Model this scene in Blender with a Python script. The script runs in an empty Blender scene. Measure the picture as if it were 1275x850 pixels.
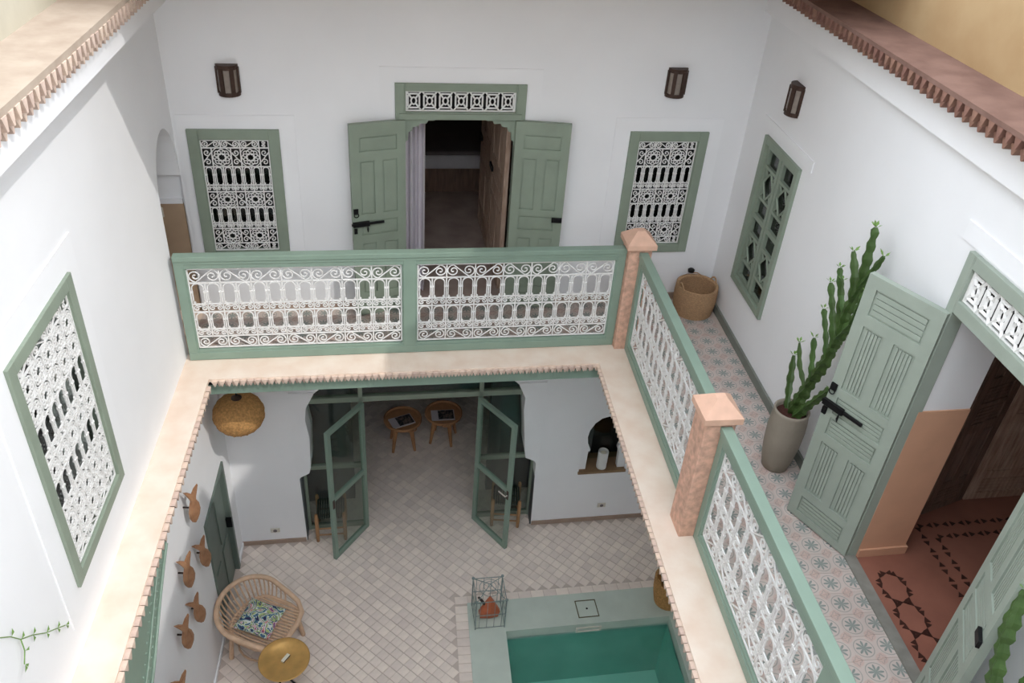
import bpy, bmesh, math, random
from mathutils import Vector, Matrix
random.seed(7)
PI = math.pi
C = bpy.context.scene.collection
scn = bpy.context.scene

# ------------------------------------------------------------------ camera, light, exposure
cam = bpy.data.objects.new('camera', bpy.data.cameras.new('camera'))
C.objects.link(cam)
FW = Vector((0.12306415, 0.81344439, -0.56847467))
RT = Vector((0.99238083, -0.10431001, 0.06557215))
UP = Vector((0.0059583, 0.57221294, 0.82008344))
M = Matrix((RT, UP, -FW)).transposed().to_4x4()
M.translation = Vector((-1.69742, -5.84011, 4.37768))
cam.matrix_world = M
cam.data.sensor_width = 36.0
cam.data.lens = 1049.815 / 1275 * 36
cam.data.clip_start = 0.05
scn.camera = cam

SK = 0.052                                   # the house is a little out of square
PHI = math.atan(SK)
def S(x, y, z): return (x, y + SK * (x + 1.5), z)

w = bpy.data.worlds.new('sky'); scn.world = w; w.use_nodes = True
bg = w.node_tree.nodes['Background']
bg.inputs[0].default_value = (0.86, 0.92, 1.0, 1); bg.inputs[1].default_value = 2.5
sun = bpy.data.objects.new('sun', bpy.data.lights.new('sun', 'SUN')); C.objects.link(sun)
sun.data.energy = 1.15; sun.data.angle = 0.011; sun.data.color = (1.0, 0.97, 0.93)
SD = Vector((-0.74, 0.58 - SK * 0.74, -1.0))
sun.rotation_euler = SD.to_track_quat('-Z', 'Y').to_euler(); sun.location = (4, -8, 12)
vs = scn.view_settings
vs.view_transform = 'Standard'; vs.look = 'None'; vs.gamma = 1; vs.use_curve_mapping = False
vs.exposure = 0.35

# ------------------------------------------------------------------ materials
def sr(r, g, b):
    f = lambda c: (c / 255 / 12.92) if c / 255 <= 0.04045 else ((c / 255 + 0.055) / 1.055) ** 2.4
    return (f(r), f(g), f(b))
MATS = {}
def pm(name, col, rough=0.65, var=0.08, scale=6.0, bump=0.0, bscale=40.0, metal=0.0, rnd=0.0, col2=None, stretch=(1, 1, 1), thr=None, spec=0.35, detail=4):
    m = bpy.data.materials.new(name); m.use_nodes = True
    nt = m.node_tree; N = nt.nodes; L = nt.links; b = N['Principled BSDF']
    tc = N.new('ShaderNodeTexCoord'); mp = N.new('ShaderNodeMapping'); mp.inputs['Scale'].default_value = stretch
    L.new(tc.outputs['Object'], mp.inputs[0])
    nz = N.new('ShaderNodeTexNoise'); nz.inputs['Scale'].default_value = scale; nz.inputs['Detail'].default_value = detail
    L.new(mp.outputs[0], nz.inputs['Vector'])
    rp = N.new('ShaderNodeValToRGB'); L.new(nz.outputs['Fac'], rp.inputs[0])
    lo = thr[0] if thr else 0.3; hi = thr[1] if thr else 0.7
    rp.color_ramp.elements[0].position = lo; rp.color_ramp.elements[1].position = hi
    c2 = col2 if col2 else tuple(min(1, c * (1 + var)) for c in col)
    c1 = col if col2 else tuple(c * (1 - var) for c in col)
    rp.color_ramp.elements[0].color = (*c1, 1); rp.color_ramp.elements[1].color = (*c2, 1)
    out = rp.outputs[0]
    if rnd:
        oi = N.new('ShaderNodeObjectInfo'); hs = N.new('ShaderNodeHueSaturation')
        mr = N.new('ShaderNodeMapRange'); mr.inputs['To Min'].default_value = 1 - rnd; mr.inputs['To Max'].default_value = 1 + rnd
        L.new(oi.outputs['Random'], mr.inputs['Value']); L.new(mr.outputs[0], hs.inputs['Value'])
        mr2 = N.new('ShaderNodeMapRange'); mr2.inputs['To Min'].default_value = 0.5 - rnd * .06; mr2.inputs['To Max'].default_value = 0.5 + rnd * .06
        L.new(oi.outputs['Random'], mr2.inputs['Value']); L.new(mr2.outputs[0], hs.inputs['Hue'])
        L.new(out, hs.inputs['Color']); out = hs.outputs[0]
    L.new(out, b.inputs['Base Color'])
    b.inputs['Roughness'].default_value = rough; b.inputs['Metallic'].default_value = metal
    b.inputs['Specular IOR Level'].default_value = spec
    if bump:
        n2 = N.new('ShaderNodeTexNoise'); n2.inputs['Scale'].default_value = bscale; n2.inputs['Detail'].default_value = 3
        L.new(mp.outputs[0], n2.inputs['Vector'])
        bp = N.new('ShaderNodeBump'); bp.inputs['Strength'].default_value = bump; bp.inputs['Distance'].default_value = 0.01
        L.new(n2.outputs['Fac'], bp.inputs['Height']); L.new(bp.outputs[0], b.inputs['Normal'])
    MATS[name] = m
    return m
white = pm('white_plaster', (0.915, 0.915, 0.925), 0.85, 0.02, 1.5, 0.25, 6)
white2 = pm('white_plaster_band', (0.925, 0.925, 0.935), 0.85, 0.02, 2, 0.15, 10)
green = pm('green_paint', sr(136, 157, 142), 0.45, 0.05, 5, 0.05, 60)
greend = pm('green_paint_old', sr(142, 154, 138), 0.5, 0.07, 5, 0.08, 50)
greeng = pm('green_grey_paint', sr(158, 168, 156), 0.5, 0.06, 6, 0.08, 50)
iron = pm('white_iron', (0.86, 0.85, 0.83), 0.5, 0.05, 30)
ledge = pm('beige_stone', sr(240, 224, 208), 0.55, 0.08, 5, 0.08, 30, col2=sr(230, 206, 186), thr=(0.35, 0.75))
pinkst = pm('pink_brick', sr(214, 172, 150), 0.85, 0.22, 22, 0.8, 28)
pinkcap = pm('pink_capstone', sr(226, 184, 160), 0.7, 0.06, 12, 0.1, 40)
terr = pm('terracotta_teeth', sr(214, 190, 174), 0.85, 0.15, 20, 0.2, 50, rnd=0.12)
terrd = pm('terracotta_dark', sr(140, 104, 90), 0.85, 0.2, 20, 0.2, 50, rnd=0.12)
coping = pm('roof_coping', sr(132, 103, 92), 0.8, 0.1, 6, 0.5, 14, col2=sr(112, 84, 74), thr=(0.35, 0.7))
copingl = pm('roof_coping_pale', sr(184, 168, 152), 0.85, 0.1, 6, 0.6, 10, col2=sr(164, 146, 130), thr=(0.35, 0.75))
ochre = pm('ochre_render', sr(180, 154, 116), 0.9, 0.1, 3, 0.3, 10, col2=sr(166, 136, 98), thr=(0.3, 0.75))
cream = pm('cream_render', sr(190, 184, 166), 0.9, 0.08, 3, 0.3, 10)
tile_m = pm('beige_floor_tile', sr(240, 226, 214), 0.45, 0.05, 10, 0.05, 30, rnd=0.08)
grout = pm('grout', sr(206, 190, 178), 0.9, 0.05, 10)
tad = pm('green_tadelakt', sr(200, 210, 198), 0.4, 0.06, 4, 0.05, 20)
poolm = pm('pool_plaster', sr(150, 200, 188), 0.5, 0.08, 3)
poolf = pm('pool_floor', sr(190, 230, 218), 0.5, 0.06, 3)
darkg = pm('grey_tadelakt', sr(84, 88, 92), 0.5, 0.1, 5)
base_g = pm('grey_baseboard', sr(128, 132, 124), 0.6, 0.1, 8)
base_b = pm('beige_baseboard', sr(170, 148, 132), 0.7, 0.1, 8)
pinkw = pm('salmon_tadelakt', sr(216, 168, 138), 0.45, 0.05, 5)
redfl = pm('red_floor', sr(150, 100, 84), 0.35, 0.12, 4)
inlay = pm('dark_inlay', sr(62, 38, 32), 0.4, 0.15, 20)
thresh = pm('grey_marble', sr(140, 138, 130), 0.4, 0.15, 12)
oldwood = pm('weathered_wood', sr(170, 140, 120), 0.75, 0.25, 5, 0.3, 30, stretch=(8, 8, 1), col2=sr(206, 182, 164), thr=(0.35, 0.7))
oldwoodd = pm('dark_weathered_wood', sr(128, 104, 92), 0.75, 0.25, 5, 0.3, 30, stretch=(8, 8, 1))
brownfl = pm('brown_floor', sr(156, 136, 126), 0.45, 0.25, 4, col2=sr(184, 166, 156))
roomw = pm('room_wall', sr(200, 184, 174), 0.8, 0.1, 3)
roomg = pm('room_wall_grey', sr(92, 94, 96), 0.8, 0.08, 3)
bedl = pm('white_linen', sr(216, 214, 218), 0.9, 0.04, 10, 0.2, 20)
greyl = pm('grey_linen', sr(120, 112, 112), 0.9, 0.06, 10, 0.2, 20)
curt = pm('white_curtain', sr(222, 216, 222), 0.9, 0.04, 6)
blackm = pm('black_iron', (0.015, 0.015, 0.016), 0.5, 0.2, 20, metal=0.6)
darkin = pm('painted_dark', (0.012, 0.011, 0.012), 0.9, 0.1, 4)  # near-black colour put in for the shade of rooms and tile gaps
bronze = pm('bronze_metal', sr(74, 56, 48), 0.5, 0.2, 30, metal=0.4)
frost = pm('frosted_glass', sr(150, 138, 128), 0.35, 0.1, 30)
potm = pm('taupe_pottery', sr(150, 140, 126), 0.8, 0.1, 6, 0.2, 25)
soil = pm('soil', sr(70, 40, 32), 0.95, 0.3, 40, 0.8, 60)
cact = pm('cactus_green', sr(68, 92, 46), 0.5, 0.25, 9, rnd=0.12)
leafg = pm('leaf_green', sr(112, 146, 72), 0.5, 0.2, 9, rnd=0.1)
weave = pm('woven_palm', sr(184, 148, 112), 0.85, 0.25, 60, 0.8, 90, stretch=(1, 1, 3))
weave2 = pm('woven_straw', sr(188, 142, 88), 0.85, 0.3, 50, 0.7, 80)
rattan = pm('rattan', sr(214, 180, 150), 0.6, 0.12, 14)
brass = pm('brass', sr(216, 172, 104), 0.35, 0.12, 10, metal=0.5)
fishw = pm('brown_fish_wood', sr(150, 108, 78), 0.6, 0.2, 12, col2=sr(178, 134, 100), thr=(0.35, 0.7))
woodt = pm('table_wood', sr(182, 134, 96), 0.6, 0.15, 8)
woods = pm('stool_wood', sr(182, 138, 98), 0.6, 0.1, 8)
cord = pm('dark_cord_seat', sr(58, 66, 58), 0.9, 0.3, 60, 0.5, 90)
paper = pm('pale_paper', sr(214, 204, 206), 0.7, 0.03, 10)
ink = pm('printed_photo', sr(40, 40, 46), 0.5, 0.3, 30, col2=sr(150, 130, 120), thr=(0.45, 0.7))
terra = pm('terracotta_leather', sr(190, 104, 70), 0.6, 0.15, 12)
wire = pm('grey_wire', sr(140, 154, 150), 0.5, 0.2, 30, metal=0.3)
darkst = pm('dark_horn', sr(48, 36, 34), 0.4, 0.4, 40)
candlew = pm('white_ceramic', (0.8, 0.8, 0.78), 0.4, 0.03, 10)
sillw = pm('sill_wood', sr(140, 112, 84), 0.6, 0.15, 8)
plastic = pm('white_plastic', sr(214, 208, 196), 0.4, 0.03, 10)
cardm = pm('ivory_card', sr(232, 226, 206), 0.5, 0.03, 10)

def glass_mat():
    m = bpy.data.materials.new('clear_glass'); m.use_nodes = True
    nt = m.node_tree; N = nt.nodes; L = nt.links
    for n in list(N):
        if n.type == 'BSDF_PRINCIPLED': N.remove(n)
    tr = N.new('ShaderNodeBsdfTransparent'); tr.inputs[0].default_value = (0.86, 0.90, 0.88, 1)
    gl = N.new('ShaderNodeBsdfGlossy'); gl.inputs['Roughness'].default_value = 0.02
    lw_ = N.new('ShaderNodeLayerWeight'); pw_ = N.new('ShaderNodeMath'); pw_.operation = 'POWER'; pw_.inputs[1].default_value = 4.0; L.new(lw_.outputs['Facing'], pw_.inputs[0])
    fr = N.new('ShaderNodeMath'); fr.operation = 'MULTIPLY_ADD'; fr.inputs[1].default_value = 0.8; fr.inputs[2].default_value = 0.03; L.new(pw_.outputs[0], fr.inputs[0])
    mx = N.new('ShaderNodeMixShader'); L.new(fr.outputs[0], mx.inputs[0]); L.new(tr.outputs[0], mx.inputs[1]); L.new(gl.outputs[0], mx.inputs[2])
    L.new(mx.outputs[0], N['Material Output'].inputs[0])
    return m
glass = glass_mat()
def water_mat():
    m = bpy.data.materials.new('pool_water'); m.use_nodes = True
    nt = m.node_tree; N = nt.nodes; L = nt.links
    for n in list(N):
        if n.type == 'BSDF_PRINCIPLED': N.remove(n)
    tr = N.new('ShaderNodeBsdfTransparent'); tr.inputs[0].default_value = (0.84, 0.955, 0.93, 1)
    gl = N.new('ShaderNodeBsdfGlossy'); gl.inputs['Roughness'].default_value = 0.03
    tc = N.new('ShaderNodeTexCoord'); nz = N.new('ShaderNodeTexNoise'); nz.inputs['Scale'].default_value = 5
    L.new(tc.outputs['Object'], nz.inputs['Vector'])
    bp = N.new('ShaderNodeBump'); bp.inputs['Strength'].default_value = 0.08; L.new(nz.outputs['Fac'], bp.inputs['Height'])
    L.new(bp.outputs[0], gl.inputs['Normal'])
    lw_ = N.new('ShaderNodeLayerWeight'); pw_ = N.new('ShaderNodeMath'); pw_.operation = 'POWER'; pw_.inputs[1].default_value = 4.0; L.new(lw_.outputs['Facing'], pw_.inputs[0])
    fr = N.new('ShaderNodeMath'); fr.operation = 'MULTIPLY_ADD'; fr.inputs[1].default_value = 0.8; fr.inputs[2].default_value = 0.03; L.new(pw_.outputs[0], fr.inputs[0])
    mx = N.new('ShaderNodeMixShader'); L.new(fr.outputs[0], mx.inputs[0]); L.new(tr.outputs[0], mx.inputs[1]); L.new(gl.outputs[0], mx.inputs[2])
    L.new(mx.outputs[0], N['Material Output'].inputs[0])
    return m
water = water_mat()

def cushion_mat():
    m = bpy.data.materials.new('printed_cushion'); m.use_nodes = True
    nt = m.node_tree; N = nt.nodes; L = nt.links; b = N['Principled BSDF']
    tc = N.new('ShaderNodeTexCoord'); nz = N.new('ShaderNodeTexNoise')
    nz.inputs['Scale'].default_value = 9; nz.inputs['Distortion'].default_value = 1.6; nz.inputs['Detail'].default_value = 2
    L.new(tc.outputs['Object'], nz.inputs['Vector'])
    rp = N.new('ShaderNodeValToRGB'); L.new(nz.outputs['Fac'], rp.inputs[0]); cr = rp.color_ramp; cr.interpolation = 'CONSTANT'
    cols = [(0.0, sr(48, 40, 80)), (0.36, sr(70, 110, 130)), (0.43, sr(216, 220, 214)), (0.48, sr(168, 186, 120)), (0.53, sr(70, 84, 110)), (0.57, sr(222, 210, 214)), (0.62, sr(206, 116, 96)), (0.66, sr(120, 80, 130))]
    cr.elements[0].position = 0; cr.elements[0].color = (*cols[0][1], 1)
    cr.elements[1].position = cols[1][0]; cr.elements[1].color = (*cols[1][1], 1)
    for p, c in cols[2:]:
        e = cr.elements.new(p); e.color = (*c, 1)
    L.new(rp.outputs[0], b.inputs['Base Color']); b.inputs['Roughness'].default_value = 0.85
    return m
cushm = cushion_mat()

def star_tile_mat(P):
    """encaustic cement tile: eight-pointed star in a ring, quarter flowers in the corners"""
    m = bpy.data.materials.new('encaustic_tile'); m.use_nodes = True
    nt = m.node_tree; N = nt.nodes; L = nt.links; b = N['Principled BSDF']
    tc = N.new('ShaderNodeTexCoord'); sp = N.new('ShaderNodeSeparateXYZ'); L.new(tc.outputs['Object'], sp.inputs[0])
    def mt(op, a, c=None, d=None):
        n = N.new('ShaderNodeMath'); n.operation = op
        for i, v in enumerate((a, c, d)):
            if v is None: continue
            if isinstance(v, (int, float)): n.inputs[i].default_value = v
            else: L.new(v, n.inputs[i])
        return n.outputs[0]
    x = mt('MULTIPLY', sp.outputs[0], 2 / P); y = mt('MULTIPLY', sp.outputs[1], 2 / P)
    r = mt('SQRT', mt('ADD', mt('MULTIPLY', x, x), mt('MULTIPLY', y, y)))
    a = mt('ARCTAN2', y, x)
    pet = mt('ABSOLUTE', mt('COSINE', mt('MULTIPLY', a, 4)))
    star = mt('LESS_THAN', r, mt('ADD', mt('MULTIPLY', pet, 0.5), 0.12))
    vein = mt('LESS_THAN', mt('ABSOLUTE', mt('SINE', mt('MULTIPLY', a, 4))), 0.14)
    ring = mt('LESS_THAN', mt('ABSOLUTE', mt('SUBTRACT', r, 0.76)), 0.035)
    ax = mt('SUBTRACT', mt('ABSOLUTE', x), 1); ay = mt('SUBTRACT', mt('ABSOLUTE', y), 1)
    rc = mt('SQRT', mt('ADD', mt('MULTIPLY', ax, ax), mt('MULTIPLY', ay, ay)))
    ac = mt('ARCTAN2', ay, ax)
    fl = mt('LESS_THAN', mt('ABSOLUTE', mt('SUBTRACT', rc, mt('ADD', mt('MULTIPLY', mt('ABSOLUTE', mt('COSINE', mt('MULTIPLY', ac, 2))), 0.16), 0.22))), 0.035)
    corner = mt('LESS_THAN', rc, 0.5)
    def mix(f, c1, c2):
        n = N.new('ShaderNodeMix'); n.data_type = 'RGBA'; L.new(f, n.inputs[0])
        for s, c in ((6, c1), (7, c2)):
            if isinstance(c, tuple): n.inputs[s].default_value = (*c, 1)
            else: L.new(c, n.inputs[s])
        return n.outputs[2]
    c0 = mix(corner, sr(206, 192, 184), sr(206, 182, 172))
    c1 = mix(fl, c0, sr(176, 162, 154))
    c2 = mix(star, c1, sr(150, 156, 150))
    c3 = mix(mt('MULTIPLY', vein, star), c2, sr(118, 126, 120))
    c4 = mix(ring, c3, sr(166, 162, 154))
    nz = N.new('ShaderNodeTexNoise'); nz.inputs['Scale'].default_value = 20; L.new(tc.outputs['Object'], nz.inputs['Vector'])
    oi = N.new('ShaderNodeObjectInfo'); hs = N.new('ShaderNodeHueSaturation')
    mr = N.new('ShaderNodeMapRange'); mr.inputs['To Min'].default_value = .93; mr.inputs['To Max'].default_value = 1.06
    L.new(oi.outputs['Random'], mr.inputs['Value']); L.new(mr.outputs[0], hs.inputs['Value']); L.new(c4, hs.inputs['Color'])
    L.new(hs.outputs[0], b.inputs['Base Color']); b.inputs['Roughness'].default_value = 0.5
    return m

# ------------------------------------------------------------------ mesh helpers
class MB:
    def __init__(s): s.v = []; s.f = []
    def add(s, vs_, fs):
        o = len(s.v); s.v += [tuple(p) for p in vs_]; s.f += [tuple(i + o for i in f) for f in fs]; return s
    def box(s, x0, x1, y0, y1, z0, z1):
        v = [(x, y, z) for z in (z0, z1) for y in (y0, y1) for x in (x0, x1)]
        return s.add(v, [(0, 2, 3, 1), (4, 5, 7, 6), (0, 1, 5, 4), (2, 6, 7, 3), (0, 4, 6, 2), (1, 3, 7, 5)])
    def prism(s, poly, ax, a, b):
        n = len(poly)
        if ax == 'y': g = lambda u, v, t: (u, t, v)
        elif ax == 'x': g = lambda u, v, t: (t, u, v)
        else: g = lambda u, v, t: (u, v, t)
        v = [g(u, w_, a) for u, w_ in poly] + [g(u, w_, b) for u, w_ in poly]
        return s.add(v, [tuple(range(n)), tuple(range(2 * n - 1, n - 1, -1))] + [(i, i + n, (i + 1) % n + n, (i + 1) % n) for i in range(n)])
    def tube(s, pts, r, n=6, closed=False, ph=0.0, scal=None):
        pts = [Vector(p) for p in pts]; k = len(pts)
        rs = r if isinstance(r, (list, tuple)) else [r] * k
        nrm = None; rings = []
        for i, p in enumerate(pts):
            if closed: t = pts[(i + 1) % k] - pts[i - 1]
            else: t = pts[min(i + 1, k - 1)] - pts[max(i - 1, 0)]
            if t.length < 1e-9: t = Vector((0, 0, 1))
            t.normalize()
            if nrm is None:
                nrm = t.cross(Vector((0, 1, 0)))
                if nrm.length < 1e-3: nrm = t.cross(Vector((1, 0, 0)))
            nrm = nrm - t * nrm.dot(t)
            if nrm.length < 1e-6: nrm = t.orthogonal()
            nrm.normalize(); bn = t.cross(nrm)
            ring = []
            for j in range(n):
                a = 2 * PI * j / n + ph
                q = rs[i] * (scal[j % len(scal)] if scal else 1)
                ring.append(p + nrm * (math.cos(a) * q) + bn * (math.sin(a) * q))
            rings.append(ring)
        v = [q for rg in rings for q in rg]; f = []
        for i in range(k if closed else k - 1):
            a = i * n; b = ((i + 1) % k) * n
            f += [(a + j, a + (j + 1) % n, b + (j + 1) % n, b + j) for j in range(n)]
        if not closed: f += [tuple(range(n - 1, -1, -1)), tuple((k - 1) * n + j for j in range(n))]
        return s.add(v, f)
    def lathe(s, prof, n=24, c=(0, 0, 0), sx=1, sy=1):
        v = []; f = []
        for r, z in prof:
            v += [(c[0] + sx * r * math.cos(2 * PI * j / n), c[1] + sy * r * math.sin(2 * PI * j / n), c[2] + z) for j in range(n)]
        for i in range(len(prof) - 1):
            f += [(i * n + j, i * n + (j + 1) % n, (i + 1) * n + (j + 1) % n, (i + 1) * n + j) for j in range(n)]
        f += [tuple(range(n - 1, -1, -1)), tuple((len(prof) - 1) * n + j for j in range(n))]
        return s.add(v, f)
    def mesh(s, name, mat, shear=False, smooth=False):
        me = bpy.data.meshes.new(name)
        me.from_pydata([S(*p) for p in s.v] if shear else s.v, [], s.f)
        bm = bmesh.new(); bm.from_mesh(me); bmesh.ops.recalc_face_normals(bm, faces=bm.faces); bm.to_mesh(me); bm.free()
        me.materials.append(mat)
        me.polygons.foreach_set('use_smooth', [bool(smooth)] * len(me.polygons))
        me.update(); return me
    def build(s, name, mat, parent=None, shear=False, smooth=False, loc=(0, 0, 0), rot=(0, 0, 0), bev=0):
        return put(s.mesh(name, mat, shear, smooth), name, parent, loc, rot, bev)
def put(me, name, parent=None, loc=(0, 0, 0), rot=(0, 0, 0), bev=0):
    o = bpy.data.objects.new(name, me); C.objects.link(o); o.parent = parent; o.location = loc; o.rotation_euler = rot
    if bev:
        md = o.modifiers.new('bevel', 'BEVEL'); md.width = bev; md.segments = 2; md.limit_method = 'ANGLE'
    return o
def tag(o, label, cat, group=None, kind=None):
    o['label'] = label; o['category'] = cat
    if group: o['group'] = group
    if kind: o['kind'] = kind
    return o
def thing(name, label, cat, loc=(0, 0, 0), rz=0.0, group=None, kind=None, raw=False):
    o = bpy.data.objects.new(name, None); C.objects.link(o); o.empty_display_size = 0.1
    o.location = loc if raw else S(*loc); o.rotation_euler = (0, 0, rz)
    return tag(o, label, cat, group, kind)
def struct(name, mb, mat, label, cat, shear=True, **k):
    o = mb.build(name, mat, None, shear, **k); return tag(o, label, cat, kind='structure')
def cells(mb, u, v, holes, t0, t1, ax):
    """a wall slab over u x v with rectangular holes, thickness t0..t1 along ax"""
    us = sorted(set([u[0], u[1]] + [h[i] for h in holes for i in (0, 1)])); vz = sorted(set([v[0], v[1]] + [h[i] for h in holes for i in (2, 3)]))
    us = [a for a in us if u[0] <= a <= u[1]]; vz = [a for a in vz if v[0] <= a <= v[1]]
    for i in range(len(us) - 1):
        j = 0
        while j < len(vz) - 1:
            a = (us[i] + us[i + 1]) / 2
            free = lambda q: not any(h[0] < a < h[1] and h[2] < (vz[q] + vz[q + 1]) / 2 < h[3] for h in holes)
            if not free(j): j += 1; continue
            k = j
            while k + 1 < len(vz) - 1 and free(k + 1): k += 1
            if ax == 'y': mb.box(us[i], us[i + 1], t0, t1, vz[j], vz[k + 1])
            else: mb.box(t0, t1, us[i], us[i + 1], vz[j], vz[k + 1])
            j = k + 1
    return mb
XW, XLE, XR, YB, H = -3.563, -3.329, 1.333, 1.05, 3.157
YF = -5.45
ZR = 3.01

# ------------------------------------------------------------------ the shell: upper storey
W_BL = (-3.462, -2.734, 0.542, 1.749); W_BR = (0.261, 0.988, 0.542, 1.749); D_B = (-1.788, -0.693, 0, 2.149)
W_L = (-2.396, -1.481, 0.366, 1.893); W_R = (-0.174, 0.566, 0.526, 1.911); D_R = (-3.39, -2.281, 0, 2.366)
wb = struct('wall_back', cells(MB(), (XW, XR + .38), (0, 3.55), [W_BL, W_BR, D_B], YB, YB + .22, 'y'), white, 'white plaster wall with two grille windows and a green double door', 'wall')
wl = struct('wall_left', cells(MB(), (YF, 0.29), (-0.3, 3.0), [W_L], XW - .3, XW, 'x'), white, 'sunlit white plaster wall above the narrow beige ledge', 'wall')
wr = struct('wall_right', cells(MB(), (YF, YB + .22), (-0.3, 3.02), [W_R, D_R], XR, XR + .38, 'x'), white, 'white plaster wall beside the tiled gallery with potted cactus', 'wall')
# arch at the end of the back gallery and the passage behind it
yc, hw = 0.71, 0.33
arc = [(yc + hw * math.cos(a), 1.35 + 0.51 * math.sin(a) ** 0.9) for a in [PI * i / 16 for i in range(17)]]
m = MB().prism([(1.05, 3.0)] + [(1.05, 1.35)] + arc + [(0.29, 1.35), (0.29, 3.0)], 'x', XW - .2, XW)
m.box(XW - .2, XW, 0.29, 0.38, 0, 1.35)
struct('wall_arch', m, white, 'white plaster wall end with an arched passage opening', 'wall')
m = MB().box(-5.2, XW + .05, 1.09, 1.25, 0, 2.8).box(-5.2, -5.0, 0.2, 1.25, 0, 2.8).box(-5.2, XW - .2, 0.1, 0.3, 0, 2.8).box(-5.2, XW - .2, .1, 1.25, 2.7, 2.85)
wp = struct('wall_passage', m, white, 'white passage wall with beige dado seen through the arch', 'wall')
MB().box(-5.0, XW - .02, 1.07, 1.09, 0.0, 1.08).build('dado', pm('beige_dado', sr(176, 150, 124), .6, .06, 5), wp, True)
MB().box(-5.0, XW - .02, 1.06, 1.09, 1.08, 1.12).build('dado_cap', white2, wp, True)
o = thing('wall_socket', 'small pale socket plate on the beige dado in the arched passage', 'socket', (-3.80, 1.068, 1.0), PHI)
MB().box(-.045, .045, -.012, .004, -.045, .045).build('plate', plastic, o, bev=.004)
MB().lathe([(0.022, -.001), (.024, .004), (.02, .006)], 12).build('outlet', greyl, o, rot=(PI / 2, 0, 0), loc=(0, -.012, 0))
struct('floor_passage', MB().box(-5.2, XW, .1, 1.25, -.3, -.001), ledge, 'beige passage floor beyond the arch', 'floor')

# raised plaster surrounds
def surround(u0, u1, v0, v1, hole, ax, t, parent, d=.008):
    m = MB(); a, b = (t - d, t + .004) if ax == 'y' or t > 0 else (t - .004, t + d)
    cells(m, (u0, u1), (v0, v1), [hole], a, b, ax)
    return m.build('plaster_surround', white2, parent, True)
surround(-1.91, -0.565, 1.78, 2.275, D_B, 'y', YB, wb); surround(-3.53, -2.605, 0.40, 1.864, W_BL, 'y', YB, wb); surround(0.118, 1.107, 0.40, 1.871, W_BR, 'y', YB, wb)
surround(-2.56, -1.33, 0.2, 2.06, W_L, 'x', XW, wl); surround(-0.33, 0.70, 1.95, 2.04, W_R, 'x', XR, wr); surround(-3.55, -2.16, 2.38, 2.49, D_R, 'x', XR, wr)

# fascias, cornices, roofs
trim_l = struct('trim_1', MB().box(XW - .02, -3.35, YF, 1.05, 2.83, 3.0), white2, 'sunlit white band under the toothed tile cornice', 'trim')
trim_r = struct('trim_2', MB().box(1.262, XR + .02, YF, YB, 2.785, 3.03), white2, 'shaded white band under the brown toothed tile cornice', 'trim')
def teeth(name, label, mat, p0, p1, nrm, pitch=.06, size=.06, depth=.05, rows=2, zoff=.045, base=None, parent=None):
    """rows of small triangular tile teeth from p0 to p1 (unsheared), pointing down"""
    a = Vector(p0); b = Vector(p1); L_ = (b - a).length; n = int(L_ / pitch); d = (b - a).normalized()
    me = MB().prism([(-pitch * .46, 0), (pitch * .46, 0), (pitch * .06, -size), (-pitch * .06, -size)], 'y', -depth, depth * .4).mesh('tooth', mat)
    me2 = MB().prism([(-pitch * .34, size * .3), (pitch * .34, size * .3), (pitch * .1, -size * .75), (-pitch * .1, -size * .75)], 'y', -depth, depth * .4).mesh('tooth', mat)
    rz = math.atan2(d.y, d.x)
    for r_ in range(rows):
        for i in range(n):
            q = a + d * (pitch * (i + .5 + .5 * (r_ % 2)))
            q = q + Vector(nrm) * (.028 * r_) + Vector((0, 0, zoff * r_))
            put(me if r_ == 0 else me2, 'tile_tooth', parent, S(*q), (random.uniform(-.05, .05), 0, rz + (PHI if abs(d.x) > .5 else 0)))
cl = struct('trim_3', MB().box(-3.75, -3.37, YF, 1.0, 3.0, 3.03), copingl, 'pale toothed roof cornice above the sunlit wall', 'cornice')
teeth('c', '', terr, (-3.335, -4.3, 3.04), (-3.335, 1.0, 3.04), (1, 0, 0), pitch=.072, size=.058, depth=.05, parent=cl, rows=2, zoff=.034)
MB().box(-3.75, -3.345, YF, 1.0, 3.03, 3.097).build('gap_backing', darkin, cl, True)  # black strip paints the shade in the gaps between the tile teeth
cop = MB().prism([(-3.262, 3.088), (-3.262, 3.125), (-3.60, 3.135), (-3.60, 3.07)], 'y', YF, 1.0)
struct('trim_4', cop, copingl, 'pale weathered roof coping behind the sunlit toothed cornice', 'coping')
struct('wall_parapet_left', MB().box(-3.9, -3.57, YF - 3, 1.3, 3.0, 5.0), cream, 'pale cream rooftop parapet above the sunlit wall', 'wall')  # upper part, out of view, raised to cut low sky light
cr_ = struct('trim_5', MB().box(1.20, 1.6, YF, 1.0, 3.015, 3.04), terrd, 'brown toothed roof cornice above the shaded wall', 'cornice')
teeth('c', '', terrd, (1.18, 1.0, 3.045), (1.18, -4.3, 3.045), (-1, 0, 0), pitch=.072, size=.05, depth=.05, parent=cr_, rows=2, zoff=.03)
MB().box(1.19, 1.6, YF, 1.0, 3.03, 3.09).build('gap_backing', terrd, cr_, True)
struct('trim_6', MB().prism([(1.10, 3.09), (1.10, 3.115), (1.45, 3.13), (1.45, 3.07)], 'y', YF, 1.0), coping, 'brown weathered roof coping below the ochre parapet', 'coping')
struct('wall_parapet_right', MB().box(1.42, 1.71, -3.9, 1.3, 3.02, 4.47), ochre, 'ochre rooftop parapet wall above the brown coping', 'wall')
struct('wall_shadow_block', MB().box(1.45, 3.4, -7.6, -3.9, 3.02, 5.53), ochre, 'unseen ochre block added beyond the parapet to cast a shadow', 'wall')  # unseen block added to throw shadow on the lower left wall
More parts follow.
